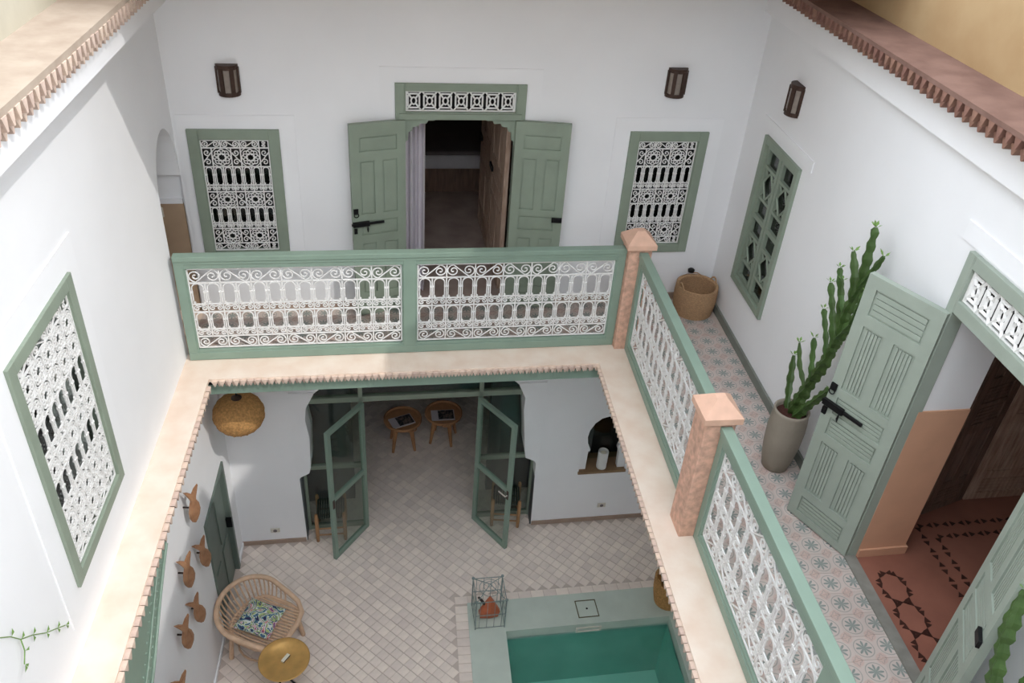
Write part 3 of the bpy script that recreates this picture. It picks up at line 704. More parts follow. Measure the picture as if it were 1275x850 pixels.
# ------------------------------------------------------------------ wall lamps
def sconce(label, loc, rz):
    t = thing('wall_lamp', label, 'lamp', loc, rz)
    n = 10; R = .085; hh = .245
    prof = [(R * math.cos(PI + PI * i / n), R * math.sin(PI + PI * i / n) * .9) for i in range(n + 1)]
    MB().prism(prof, 'z', .0, .03).build('bottom_cap', bronze, t)
    MB().prism(prof, 'z', hh - .035, hh).build('top_cap', bronze, t)
    for i in range(4):
        a = PI + PI * (i + .12) / 3.24 if i < 3 else 2 * PI - PI * .037
        a = PI + PI * (.03 + .94 * i / 3)
        MB().box(-.016, .016, -.008, .006, .02, hh - .02).build('bar', bronze, t, loc=(R * .97 * math.cos(a), R * .87 * math.sin(a), 0), rot=(0, 0, a + PI / 2))
    MB().prism([(x * .86, y * .86) for x, y in prof], 'z', .02, hh - .02).build('diffuser', frost, t)
sconce('bronze slotted wall lamp above the grille window beside the arched passage', (-3.085, YB, 2.03), PHI)
sconce('bronze slotted wall lamp above the grille window over the corner post', (.60, YB, 2.065), PHI)
sconce('bronze slotted wall lamp above the green shuttered window', (XR, .21, 2.21), -PI / 2)

# ------------------------------------------------------------------ potted cactus
def ribbed(m, pts, r):
    """euphorbia stem: four scalloped ribs"""
    P_ = [Vector(p) for p in pts]; seg = []
    for i in range(len(P_) - 1):
        n = max(3, int((P_[i + 1] - P_[i]).length / .022))
        seg += [P_[i].lerp(P_[i + 1], k / n) for k in range(n)]
    seg.append(P_[-1]); N_ = len(seg)
    rs = [r * (1 - .25 * i / N_) * (1 + .2 * math.sin(i * 1.57 + r * 400) + .12 * math.sin(i * .37 + r * 900)) * (.55 if i == N_ - 1 else 1) for i in range(N_)]
    m.tube(seg, rs, 8, scal=[1.25, .62], ph=.4)
def leaves(parent, p, n, size=.042):
    p = Vector(p)
    for i in range(n):
        a = 2 * PI * i / n + random.random(); d = Vector((math.cos(a) * .8, math.sin(a) * .8, .7)).normalized(); u = d.cross(Vector((0, 0, 1))).normalized(); q = p + d * .008; s_ = size * random.uniform(.7, 1.2)
        v = [q, q + d * s_ * .5 + u * s_ * .22, q + d * s_, q + d * s_ * .5 - u * s_ * .22, q + d * s_ * .5 + Vector((0, 0, .006))]
        MB().add(v, [(0, 1, 4), (1, 2, 4), (2, 3, 4), (3, 0, 4), (0, 3, 2, 1)]).build('leaf', leafg, parent)
POT = (1.125, -1.405, 0)
t = thing('potted_cactus', 'tall branching green cactus in a taupe clay pot beside the open gallery door', 'plant', POT, 0)
MB().lathe([(.085, 0), (.098, .005), (.118, .1), (.134, .24), (.14, .38), (.135, .48), (.128, .53), (.132, .555), (.118, .56), (.112, .53), (.11, .49), (.02, .485)], 32).build('pot', potm, t, smooth=True)
MB().lathe([(.005, .487), (.113, .49), (.112, .515), (.06, .525), (.005, .52)], 20).build('soil', soil, t)
def cst(pts, r, lf=4):
    """pts (y, z[, x]) on the plane of the plant -> local"""
    L3 = [((p[2] if len(p) > 2 else 1.18) - POT[0], p[0] - POT[1], p[1]) for p in pts]
    m = MB(); ribbed(m, L3, r * 1.2); o = m.build('stem', cact, t)
    if lf: leaves(o, L3[-1], lf)
cst([(-1.39, .50, 1.13), (-1.44, .83), (-1.54, 1.12), (-1.58, 1.30)], .034, 0)
cst([(-1.58, 1.28), (-1.575, 1.53), (-1.62, 1.73), (-1.59, 1.96), (-1.572, 2.14)], .027, 7)
cst([(-1.36, .50, 1.11), (-1.22, .66, 1.15), (-1.11, .835)], .021, 6)
cst([(-1.38, .74), (-1.22, .83), (-1.13, .965)], .016, 6)
cst([(-1.42, .86), (-1.35, 1.0), (-1.30, 1.125)], .02, 4)
cst([(-1.43, .50, 1.14), (-1.56, .76, 1.18), (-1.69, .96)], .024, 3)
cst([(-1.53, 1.10), (-1.42, 1.24), (-1.30, 1.37)], .019, 4)
cst([(-1.58, 1.2), (-1.45, 1.376), (-1.28, 1.57)], .023, 5)
cst([(-1.56, 1.48), (-1.42, 1.59), (-1.33, 1.715)], .02, 5)
cst([(-1.58, 1.60), (-1.53, 1.76), (-1.42, 1.89)], .022, 6)
cst([(-1.60, 1.30), (-1.50, 1.46), (-1.40, 1.66)], .022, 4)
cst([(-1.61, 1.70), (-1.69, 1.90), (-1.75, 2.035)], .018, 4)
cst([(-1.58, 1.32), (-1.67, 1.5), (-1.70, 1.75)], .024, 4)
POT = (1.09, -4.02, 0)
t = thing('potted_cactus', 'green cactus standing in front of the nearer reeded door leaf', 'plant', POT, 0)
MB().lathe([(.085, 0), (.12, .1), (.14, .35), (.128, .53), (.132, .555), (.112, .53), (.11, .49), (.02, .485)], 24).build('pot', potm, t, smooth=True)
MB().lathe([(.005, .487), (.113, .49), (.112, .515), (.005, .52)], 20).build('soil', soil, t)
cst([(-4.0, .5, 1.09), (-3.95, .75, 1.07), (-3.88, .96, 1.05), (-3.82, 1.15, 1.05), (-3.765, 1.46, 1.05)], .03, 6)
cst([(-4.03, .5, 1.1), (-4.0, .9, 1.12), (-3.93, 1.2, 1.14)], .03, 5)

# ------------------------------------------------------------------ woven baskets
def basket(label, loc, rb, rt, hh, mat, n=14, handle=True, sq=1.0):
    t = thing('woven_basket', label, 'basket', loc, .3)
    prof = [(.01, 0)]
    for i in range(n * 3 + 1):
        z = hh * i / (n * 3); r = rb + (rt - rb) * (i / (n * 3)) + .35 * (rt * .18) * math.sin(PI * i / (n * 3)) + .004 * math.sin(2 * PI * i / 3 + 1)
        prof.append((r, z))
    r = prof[-1][0]
    prof += [(r - .012, hh + .004), (r - .022, hh - .004)] + [(q - .022, z) for q, z in prof[-2:0:-3] if z > .02] + [(.01, .018)]
    MB().lathe(prof, 32, sy=sq).build('body', mat, t, smooth=True)
    if handle:
        for s_ in (-1, 1):
            MB().tube([(s_ * (rt - .01) * math.cos(a), (rt * sq) * math.sin(a), hh - .01 + .055 * math.sin(PI * (i / 8))) for i, a in enumerate([-.28 + .56 * k / 8 for k in range(9)])], .008, 6).build('handle', mat, t)
    return t
bt = basket('round brown woven basket in the gallery corner beneath the grille window', (1.10, .81, 0), .185, .20, .30, weave)
MB().lathe([(.01, 0), (.03, .005), (.034, .03), (.02, .042), (.005, .044)], 14).build('knob', blackm, bt, loc=(.05, .2, .315))
MB().tube([(.05, .2, .31), (.1, .16, .32), (.14, .1, .30)], .006, 6).build('cord', weave, bt)
basket('woven straw basket on the pool edge below the posts', (1.125, -.22, -H + .02), .14, .185, .36, weave2)

# ------------------------------------------------------------------ lower storey shell
LD = (-.12, .76, -H, -1.60)
wll = struct('wall_lower_left', cells(MB(), (YF, YB), (-H, -.17), [LD], XW - .3, XW, 'x'), white, 'white courtyard wall hung with brown fish ornaments', 'wall')
AL = [(-2.85, -H), (-2.865, -2.19), (-2.84, -2.15), (-2.755, -2.10), (-2.735, -2.02), (-2.72, -1.6), (-2.748, -1.36), (-2.73, -1.2), (-2.645, -1.03), (-2.35, -.75), (-1.9, -.55), (-1.55, -.48)]
AR = [(-.243, -H), (-.262, -2.17), (-.285, -2.12), (-.39, -2.06), (-.408, -1.97), (-.43, -1.7), (-.462, -1.37), (-.455, -1.2), (-.53, -1.03), (-.8, -.75), (-1.2, -.55), (-1.55, -.48)]
m = MB().prism([(XW - .05, -H)] + AL + [(-1.55, -.17), (XW - .05, -.17)], 'y', YB, YB + .3)
NX0, NX1, NZ0, NZ1 = .255, .805, -2.35, -1.50
m.prism([(.2, -H)] + [(.2, -.17), (-1.55, -.17)] + AR[::-1], 'y', YB, YB + .3)
cells(m, (.2, XR + .1), (-H, -.17), [(NX0, NX1, NZ0, NZ1)], YB, YB + .3, 'y')
wlb = struct('wall_lower_back', m, white, 'white courtyard wall with a keyhole arch around the glazed doors', 'wall')
# raised pilaster bands beside the arch
MB().prism([(-2.89, -1.0)] + [(-2.89, -2.17)] + AL[2:9] + [(-2.645, -1.0)], 'y', YB - .014, YB).build('plaster_band', white2, wlb, True)
MB().prism([(-.235, -1.0)] + [(-.235, -2.15)] + AR[2:9] + [(-.53, -1.0)], 'y', YB - .014, YB).build('plaster_band', white2, wlb, True)
MB().box(-2.865, -2.845, YB + .005, YB + .31, -H, -2.18).build('grey_jamb', darkg, wlb, True)
MB().box(-.258, -.235, YB + .005, YB + .31, -H, -2.16).build('grey_jamb', darkg, wlb, True)
struct('wall_lower_right', MB().box(XR, XR + .3, YF, YB, -H, -.17), white, 'white courtyard wall under the tiled gallery', 'wall')
struct('baseboard_lower_back', MB().box(XW, -2.86, YB - .014, YB + .01, -H, -H + .055).box(-.24, XR, YB - .014, YB + .01, -H, -H + .055), base_b, 'beige baseboard at the foot of the keyhole arch wall', 'baseboard')
struct('baseboard_lower_left', MB().box(XW - .01, XW + .014, YF, LD[0], -H, -H + .055).box(XW - .01, XW + .014, LD[1], YB, -H, -H + .055), white2, 'pale baseboard at the foot of the fish ornament wall', 'baseboard')

# niche with keyhole window
t = thing('window_5', 'keyhole niche window with wooden sill in the lower white wall', 'window', ((NX0 + NX1) / 2, YB, NZ0), PHI, kind='structure')
hw_ = (NX1 - NX0) / 2; nh = NZ1 - NZ0
kh = [(.19, .0), (.185, .28), (.165, .29), (.165, .31), (.17, .33), (.20, .40), (.215, .50), (.20, .60), (.15, .70), (.08, .765), (0, .79)]
for s_ in (-1, 1):
    MB().prism([(s_ * a, b) for a, b in [(hw_, 0)] + kh + [(0, nh), (hw_, nh)]], 'y', .035, .10).build('keyhole_panel', white2, t)
MB().box(-hw_ - .01, hw_ + .01, -.02, .3, -.02, .012).build('sill', sillw, t)
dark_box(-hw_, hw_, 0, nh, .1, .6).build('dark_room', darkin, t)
MB().box(-hw_, hw_, .2, .206, .02, nh).build('pane', glass, t)
t = thing('candle_holder', 'white cylindrical candle holder on the niche sill', 'candle holder', (.535, YB + .06, NZ0 + .012), 0)
MB().lathe([(.01, 0), (.058, 0), (.06, .01), (.06, .24), (.056, .245), (.05, .24), (.05, .19), (.01, .188)], 24).build('vase', candlew, t, smooth=False)
MB().lathe([(.035, .17), (.035, .215), (.005, .217)], 14).build('candle', cardm, t)
for lab, x, z in (('small pale socket plate low on the white wall beside the glazed doors', -3.19, -2.95), ('small white socket plate below the keyhole niche', .60, -2.91)):
    o = thing('wall_socket', lab, 'socket', (x, YB, z), PHI)
    MB().box(-.05, .05, -.012, .004, -.03, .03).build('plate', plastic, o, bev=.004)
    MB().lathe([(0.02, 0), (.022, .004), (.018, .006)], 12).build('outlet', greyl, o, rot=(PI / 2, 0, 0), loc=(0, -.012, 0))

# lower salon behind the glazed doors
m = MB().box(-3.6, -3.5, YB + .3, 3.75, -H, -.17).box(.35, .45, YB + .3, 3.75, -H, -.17).box(-3.6, .45, 3.65, 3.75, -H, -.17)
m.box(-3.5, -2.34, YB + .62, YB + .72, -H, -.17).box(-.74, .35, YB + .62, YB + .72, -H, -.17).box(-3.6, .45, YB + .3, 3.75, -.17, -.06)  # cross walls added to keep the view through the fixed panes dark
struct('wall_lower_salon', m, roomg, 'grey wall of the salon behind the glazed doors', 'wall')

# floor of the courtyard: grout bed + diagonal square tiles
PX0, PX1, PY0, PY1 = -.69, 1.10, -2.9, -.425
CX0, CY1 = -1.075, -.025
m = cells(MB(), (XW - .3, XR + .3), (YF, 3.75), [(CX0 + .02, 1.45, -3.4, CY1 - .02)], 0, 1, 'y')
m.v = [(x, z, -H - .05 if y < .5 else -H - .006) for x, y, z in m.v]
fl = struct('floor', m, grout, 'courtyard floor of small beige tiles laid diagonally', 'floor')
TS = .098; cells_t = []
Cm = Vector((-1.697, -5.83, 4.378))
BX = -1.075 - .145
for i in range(-60, 60):
    for j in range(-60, 60):
        x = -1.2 + (i - j) * TS / math.sqrt(2); y = .9 + (i + j) * TS / math.sqrt(2)
        if not (XW + .05 < x < XR - .05 and -1.75 < y < 3.6): continue
        if x > BX - .02 and y < CY1 + .115: continue
        if y > YB - .05 and y < YB + .32 and not (-2.8 < x < -.28): continue
        if y > YB + .3 and not (-3.42 < x < .28): continue
        if YB + .55 < y < YB + .8 and not (-2.4 < x < -.68): continue
        cells_t.append((x, y))
def vis(x, y):
    p = Vector(S(x, y, -H)) - M.translation; z = p.dot(FW); u = 637.5 + 1049.8 * p.dot(RT) / z; v = 425 - 1049.8 * p.dot(UP) / z
    return 262 < u < 830 and 490 < v < 850 and u - 262 > (850 - v) * .2
cells_t.sort(key=lambda q: (0 if vis(*q) else 1, (Vector((q[0], q[1], -H)) - Cm).length))
tm = MB().box(-TS / 2 + .003, TS / 2 - .003, -TS / 2 + .003, TS / 2 - .003, -.008, 0).mesh('floor_tile', tile_m)
for x, y in cells_t[:300]:
    put(tm, 'floor_tile', fl, S(x, y, -H + random.uniform(-.0008, .0008)), (0, 0, PI / 4))
mm = MB(); hcol = []
for x, y in cells_t[300:]:
    r = TS / math.sqrt(2) - .004; zz = -H + random.uniform(-.0008, .0008)
    mm.prism([(x + r, y), (x, y + r), (x - r, y), (x, y - r)], 'z', zz - .008, zz)
    hcol += [random.random()] * 6
me = mm.mesh('floor_tiles', tile_m, True)
at = me.attributes.new('tone', 'FLOAT', 'FACE'); at.data.foreach_set('value', hcol[:len(me.polygons)])
m2 = tile_m.copy(); m2.name = 'beige_floor_tile_field'
for n in list(m2.node_tree.nodes):
    if n.type == 'OBJECT_INFO':
        a = m2.node_tree.nodes.new('ShaderNodeAttribute'); a.attribute_name = 'tone'
        for l in list(n.outputs['Random'].links): m2.node_tree.links.new(a.outputs['Fac'], l.to_socket)
me.materials[0] = m2
o = put(me, 'floor_tiles', fl); o['kind'] = 'stuff'
# straight border course along the pool coping
bt_ = MB().box(-.068, .068, -.048, .048, -.008, 0).mesh('border_tile', tile_m)
for k in range(17): put(bt_, 'border_tile', fl, S(CX0 - .06 + .14 * k, CY1 + .055, -H), (0, 0, PHI))
for k in range(16): put(bt_, 'border_tile', fl, S(CX0 - .062, CY1 - .07 - .1 * k, -H), (0, 0, 0))

# pool
m = cells(MB(), (CX0, XR), (-3.4, CY1), [(PX0, PX1, PY0, PY1)], 0, 1, 'y')
m.v = [(x, z, -H - .12 if y < .5 else -H + .018) for x, y, z in m.v]
pc = struct('trim_14', m, tad, 'pale green coping around the plunge pool', 'coping')
PZ = -H - .95
m = MB().box(PX0 - .1, PX0, PY0, PY1, PZ, -H - .1).box(PX1, PX1 + .1, PY0, PY1, PZ, -H - .1).box(PX0 - .1, PX1 + .1, PY1, PY1 + .1, PZ, -H - .1).box(PX0 - .1, PX1 + .1, PY0 - .1, PY0, PZ, -H - .1)
pw = struct('wall_pool', m, poolm, 'teal plastered sides of the plunge pool', 'pool')
struct('floor_pool', MB().box(PX0 - .1, PX1 + .1, PY0 - .1, PY1 + .1, PZ - .05, PZ), poolf, 'pale teal bottom of the plunge pool', 'pool')
cells(MB(), (.07, .35), (-H - .105, -H - .035), [(.09, .33, -H - .095, -H - .045)], PY1 - .012, PY1 + .02, 'y').build('skimmer', plastic, pw, True)
MB().lathe([(.01, 0), (.055, 0), (.055, .012), (.05, .016), (.01, .017)], 20).build('pool_light', candlew, pw, loc=S(.05, -.62, PZ))
tag(MB().box(PX0, PX1, PY0, PY1, -H - .16, -H - .13).build('pool_water', water, None, True), 'clear teal water filling the plunge pool', 'water', kind='structure')
t = thing('drain_cover', 'square green access cover with dark rim in the pool coping', 'cover', (.215, -.235, -H + .018), PHI)
MB().box(-.105, .105, -.10, .10, -.003, .002).build('plate', tad, t)
cells(MB(), (-.115, .115), (-.112, .112), [(-.103, .103, -.10, .10)], 0, 1, 'y')
m = cells(MB(), (-.115, .115), (-.112, .112), [(-.104, .104, -.101, .101)], 0, 1, 'y'); m.v = [(x, z, -.002 if y < .5 else .004) for x, y, z in m.v]
m.build('rim', pm('dark_brass_rim', sr(92, 88, 58), .5, .1, 10), t)
MB().lathe([(.002, .0), (.012, .0), (.012, .004), (.002, .005)], 10).build('screw', blackm, t)

# ------------------------------------------------------------------ glazed doors
YG = YB + .19
gd = thing('door_3', 'green framed glazed double door standing open in the keyhole arch', 'door', (-1.55, YG, -H), PHI, kind='structure')
gx = [-1.31, -.625, .62, 1.31]; zt = 1.87
m = MB()
m.box(-1.31, 1.31, -.03, .03, zt, zt + .065)
for x in (-1.29, -.645, .64, 1.29): m.box(x - .022, x + .022, -.03, .03, 0, 2.55)
for a, b in ((-1.31, -.645), (.64, 1.31)):
    m.box(a, b, -.022, .022, 0, .06); m.box(a, b, -.022, .022, .93, .985)
m.build('screen_frame', greend, gd, bev=.003)
for a, b, lo, hi in ((-1.27, -.665, .06, .93), (-1.27, -.665, .985, zt), (.66, 1.27, .06, .93), (.66, 1.27, .985, zt), (-1.27, -.665, zt + .065, 2.5), (-.62, .62, zt + .065, 2.55), (.66, 1.27, zt + .065, 2.5)):
    MB().box(a, b, -.003, .003, lo, hi).build('pane', glass, gd)
def glazed_leaf(s_, x, ang, handle):
    wd = .605; st = .05
    holes = [(st, wd - st, .07, .88), (st, wd - st, .935, zt - .055)]
    m = cells(MB(), (0, wd), (.008, zt - .005), holes, -.02, .02, 'y'); m.v = [(s_ * a, b, c) for a, b, c in m.v]
    lf = m.build('leaf', green, gd, loc=(x, -.03, 0), rot=(0, 0, ang))
    for a, b, lo, hi in holes:
        MB().box(min(s_ * a, s_ * b), max(s_ * a, s_ * b), -.003, .003, lo, hi).build('pane', glass, lf)
    if handle: MB().tube([(s_ * (wd - .025), -.02, .86), (s_ * (wd - .025), -.055, .86), (s_ * (wd - .13), -.06, .865)], .008, 6).build('lever_handle', plastic, lf)
    MB().box(min(s_ * (wd - .04), s_ * (wd - .01)), max(s_ * (wd - .04), s_ * (wd - .01)), -.026, .026, .80, .92).build('lock_plate', bronze, lf)
glazed_leaf(-1, -.625, math.radians(52), False)
glazed_leaf(1, .62, math.radians(-58), True)

# ------------------------------------------------------------------ stools and round tables
def stool(label, loc, rz):
    t = thing('stool', label, 'stool', loc, rz)
    hh = .40; a = .155
    for sx in (-1, 1):
        for sy in (-1, 1):
            MB().lathe([(.004, 0), (.018, .002), (.021, .1), (.021, hh), (.016, hh + .03), (.004, hh + .034)], 10).build('leg', woods, t, loc=(sx * a, sy * a, 0), smooth=True)
    for z in (.10, .20):
        for s_ in (-1, 1):
            MB().tube([(-a, s_ * a, z), (a, s_ * a, z)], .010, 6).build('rung', woods, t); MB().tube([(s_ * a, -a, z + .04), (s_ * a, a, z + .04)], .010, 6).build('rung', woods, t)
    m = MB()
    for i in range(12):
        x = -a + .012 + (2 * a - .024) * i / 11; m.tube([(x, -a, hh - .03), (x, -a * .4, hh - .04), (x, a * .4, hh - .04), (x, a, hh - .03)], .0125, 5)
    m.build('cord_seat', cord, t)
stool('small wooden stool with dark cord seat behind the glazed leaf nearer the fish wall', (-2.58, 1.04 + .14, -H), .05)
stool('small wooden stool with dark cord seat behind the glazed leaf with the lever handle', (-.545, 1.04 + .16, -H), -.12)
def round_table(label, loc, rz, plab):
    t = thing('round_table', label, 'table', loc, rz)
    hh = .42; R = .245
    MB().lathe([(.01, hh - .02), (R * .92, hh - .02), (R, hh), (R, hh + .035), (R - .014, hh + .038), (R - .02, hh + .008), (.01, hh + .006)], 36).build('tray_top', woodt, t, smooth=False)
    MB().tube([(R + .02 + .03 * math.cos(a), .045 * math.sin(a) * 1.3, hh + .03) for a in [-PI / 2 + PI * i / 8 for i in range(9)]], .009, 6).build('handle', woodt, t, rot=(0, 0, -1.2))
    MB().box(-.15, .15, -.02, .02, hh - .055, hh - .02).box(-.02, .02, -.15, .15, hh - .055, hh - .02).build('apron', woodt, t)
    for k in range(4):
        a = PI / 4 + k * PI / 2
        MB().tube([(.13 * math.cos(a), .13 * math.sin(a), hh - .02), (.20 * math.cos(a), .20 * math.sin(a), .002)], [.034, .017], 8).build('leg', woodt, t)
    p = thing('magazine', plab, 'magazine', (loc[0] - .01, loc[1] - .04, loc[2] + hh + .008), rz + .3)
    MB().box(-.15, .15, -.10, .10, -.003, .012).build('pages', paper, p)
    MB().box(-.06, .14, -.085, .09, .012, .014).build('cover_photo', ink, p)
round_table('round wooden tray table in the salon, the one nearer the fish wall', (-1.765, 2.60, -H), .1, 'open magazine on the round table nearer the fish wall')
round_table('round wooden tray table in the salon, the one nearer the lever handle', (-1.235, 2.68, -H), -.25, 'open magazine on the round table nearer the lever handle')

# ------------------------------------------------------------------ left courtyard wall: door, fish, spandrel
green6 = pm('dark_green_paint', sr(104, 116, 108), .5, .08, 5, .08, 50)
t = thing('door_6', 'dark green boarded door in the white wall behind the rattan armchair', 'door', (XW, (LD[0] + LD[1]) / 2, -H), PI / 2, kind='structure')
w2 = (LD[1] - LD[0]) / 2; dh = LD[3] + H
cells(MB(), (-w2, w2), (0, dh), [(-w2 + .055, w2 - .055, 0, dh - .055)], -.02, .08, 'y').build('door_frame', green6, t, bev=.004)
lf = MB().box(-w2 + .055, w2 - .055, .03, .065, .005, dh - .055).build('leaf', green6, t)
for k in range(2):
    for a, b in ((.08, .66), (.76, 1.42)):
        x0 = -w2 + .13 + k * (w2 - .075); MB().box(x0, x0 + w2 - .19, .018, .03, a, b).build('panel', green6, lf, bev=.006)
MB().box(-w2 + .1, -w2 + .13, -.004, .03, .25, .36).build('hinge', blackm, lf); MB().box(w2 - .09, w2 - .06, -.03, .03, .70, .82).build('handle', blackm, lf)
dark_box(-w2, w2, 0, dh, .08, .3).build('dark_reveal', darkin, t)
fish = [(0, 0), (.028, .022), (.052, .075), (.062, .14), (.052, .205), (.026, .258), (.032, .285), (.078, .37), (.036, .352), (0, .318), (-.034, .352), (-.076, .375), (-.034, .285), (-.026, .258), (-.05, .205), (-.06, .14), (-.05, .075), (-.026, .022)]
FZ = [(-.50, -1.10, .06, 'topmost brown wooden fish on the white wall, fully in sunlight'), (-.41, -1.76, -.12, 'brown wooden fish hung beside the dark green door'),
      (-.92, -1.42, .0, 'brown wooden fish on the shadow line of the white wall'), (-.82, -2.0, -.15, 'lowest brown wooden fish above the rattan armchair'),
      (-1.23, -1.80, -.03, 'shaded brown wooden fish between the armchair and the lattice spandrel'), (-1.60, -2.03, .04, 'brown wooden fish nearest the green lattice spandrel')]
for y, z, r, lab in FZ:
    t = thing('fish_ornament', lab, 'ornament', (XW + .055, y - .02, z), math.radians(55), group='fish ornaments on the courtyard wall')
    m = MB(); n = len(fish); lay = [(-.012, .98), (-.022, 1.0), (-.034, .9), (-.042, .5)]
    for k, (yy_, sc) in enumerate(lay): m.v += [(x * .95 * sc, yy_ - .02 * math.sin(PI * zf / .38), .16 + (zf - .16) * (sc * .15 + .85)) for x, zf in fish]
    for k in range(3): m.f += [(k * n + i, k * n + (i + 1) % n, (k + 1) * n + (i + 1) % n, (k + 1) * n + i) for i in range(n)]
    m.f += [tuple(range(n)), tuple(range(4 * n - 1, 3 * n - 1, -1))]
    m.build('carved_body', fishw, t, rot=(0, r, 0))
    MB().tube([(0, -.02, .17), (-.058 * math.cos(math.radians(55)) - .01, .07 * math.sin(math.radians(55)), .17)], .008, 6).build('peg', darkst, t)
t = thing('lattice_spandrel', 'carved green lattice screen curving down from under the sunlit ledge', 'screen', (XW + .002, -1.15, -.30), PI / 2)
# local x = +y world; z down from the slab
edge = [(-.0, -.38), (-.15, -.46), (-.32, -.56), (-.52, -.70), (-.75, -.86), (-1.05, -1.02), (-1.5, -1.15), (-2.0, -1.2)]
MB().prism([(0.04, 0), (.04, -.36)] + edge + [(-2.0, 0)], 'y', -.045, -.0).build('board', green, t)
for off, r_ in ((.03, .013), (.16, .008)):
    MB().tube([(x - off * .45, -.052, z + off) for x, z in edge], r_, 6).build('moulding', green, t)
dot = MB().lathe([(.001, .0), (.012, .0), (.01, .006), (.001, .008)], 8).mesh('stud', green)
for off in (.085, .215):
    for i in range(len(edge) - 1):
        for k in range(4):
            f_ = k / 4; x = edge[i][0] + (edge[i + 1][0] - edge[i][0]) * f_; z = edge[i][1] + (edge[i + 1][1] - edge[i][1]) * f_
            put(dot, 'stud', t, (x - off * .45, -.045, z + off), (PI / 2, 0, 0))
for k in range(7):
    x = -.32 - k * .2; MB().box(x - .06, x + .06, -.06, -.04, -.26, -.05).build('raised_panel', green, t, bev=.006)

# ------------------------------------------------------------------ hanging lamp
t = thing('pendant_lamp', 'round woven straw pendant hanging in the corner under the gallery', 'lamp', (-3.28, .60, -.87), 0)
prof = [(.045, .185)]
for i in range(31):
    a = math.radians(72 - i * 5.0); prof.append((.235 * math.cos(a) + .003 * math.sin(i * 2.1), .2 * math.sin(a)))
prof += [(q - .012, z) for q, z in prof[::-1] if q > .05]
MB().lathe(prof, 36).build('woven_shade', weave2, t, smooth=True)
for k in range(18):
    a = 2 * PI * k / 18
    MB().tube([(.238 * math.cos(b) * math.cos(a), .238 * math.cos(b) * math.sin(a), .203 * math.sin(b)) for b in [math.radians(70 - 14 * i) for i in range(11)]], .0035, 4).build('rib', weave2, t)
MB().tube([(0, 0, .18), (0, 0, .575)], .006, 6).build('cord', blackm, t)
MB().lathe([(.01, .17), (.05, .18), (.05, .195), (.02, .215), (.01, .22)], 12).build('collar', bronze, t)

# ------------------------------------------------------------------ rattan armchair + cushion
AX, AY, AR_ = -3.13, -.33, math.radians(-27)
t = thing('rattan_armchair', 'round backed rattan armchair with a printed cushion against the white wall', 'armchair', (AX, AY, -H), AR_)
# local +x = front
sz_ = .40
def rim(a):   # closed-ish U: a in [-1,1], 0 = back
    th = a * 2.15
    x = -.10 - .30 * math.cos(th) if abs(th) < PI / 2 else -.10 + .30 * (abs(th) - PI / 2) * 1.05
    y = .36 * math.sin(th) if abs(th) < PI / 2 else math.copysign(.36 - .05 * (abs(th) - PI / 2), th)
    z = sz_ + .25 - .13 * min(1, (abs(a) ** 1.6) * 1.05)
    return (x, y, z)
def seatp(a):
    th = a * 2.15
    x = -.08 - .20 * math.cos(th) if abs(th) < PI / 2 else -.08 + .34 * (abs(th) - PI / 2) * 1.05
    y = .29 * math.sin(th) if abs(th) < PI / 2 else math.copysign(.29, th)
    return (x, y, sz_)
U_ = [rim(-1 + 2 * i / 30) for i in range(31)]
front = [(.29, .25, sz_ + .01), (.33, .1, sz_ + .015), (.33, -.1, sz_ + .015), (.29, -.25, sz_ + .01)]
MB().tube(U_ + [(.22, .30, sz_ + .08)] + front + [(.22, -.30, sz_ + .08)], .026, 8, True).build('rim', rattan, t, smooth=True)
sp_ = [seatp(-1 + 2 * i / 24) for i in range(25)]
MB().tube(sp_ + front, .016, 6, True).build('seat_hoop', rattan, t, smooth=True)
for i in range(27):
    a = -.93 + 1.86 * i / 26; p = rim(a); q = seatp(a)
    MB().tube([q, ((p[0] * 1.06 + q[0]) / 2, (p[1] * 1.06 + q[1]) / 2, (p[2] + q[2]) / 2), p], .0085, 5).build('back_rod', rattan, t)
for i in range(17):
    y = -.27 + .54 * i / 16; xb = -.10 - .18 * math.sqrt(max(0, 1 - (y / .30) ** 2))
    MB().tube([(xb, y, sz_ + .005), (0, y, sz_ - .012), (.31 - .25 * abs(y) ** 2 * 1.2, y, sz_ + .012)], .012, 5).build('seat_rod', rattan, t)
for sx, sy in ((-.2, .22), (-.2, -.22), (.22, .24), (.22, -.24)):
    MB().tube([(sx, sy, sz_), (sx * 1.18, sy * 1.12, .002)], [.02, .024], 8).build('leg', rattan, t)
MB().tube([(.25 * math.cos(a) * 1.0, .26 * math.sin(a), .14) for a in [2 * PI * i / 20 for i in range(20)]], .011, 6, True).build('stretcher', rattan, t)
t = thing('cushion', 'multicoloured printed square cushion on the rattan armchair', 'cushion', (AX - .015, AY - .01, -H + .47), AR_ + .12)
m = MB(); n = 12
for side in (1, -1):
    for i in range(n + 1):
        for j in range(n + 1):
            u = -1 + 2 * i / n; v = -1 + 2 * j / n; k = (1 - u ** 4) * (1 - v ** 4); pin = 1 - .06 * (1 - abs(u * v))
            m.v.append((.185 * u * pin, .185 * v * pin, side * .055 * k ** .6))
for sd in range(2):
    o_ = sd * (n + 1) ** 2
    for i in range(n):
        for j in range(n): m.f.append((o_ + i * (n + 1) + j, o_ + (i + 1) * (n + 1) + j, o_ + (i + 1) * (n + 1) + j + 1, o_ + i * (n + 1) + j + 1))
m.build('cover', cushm, t, smooth=True, rot=(0, .12, 0))

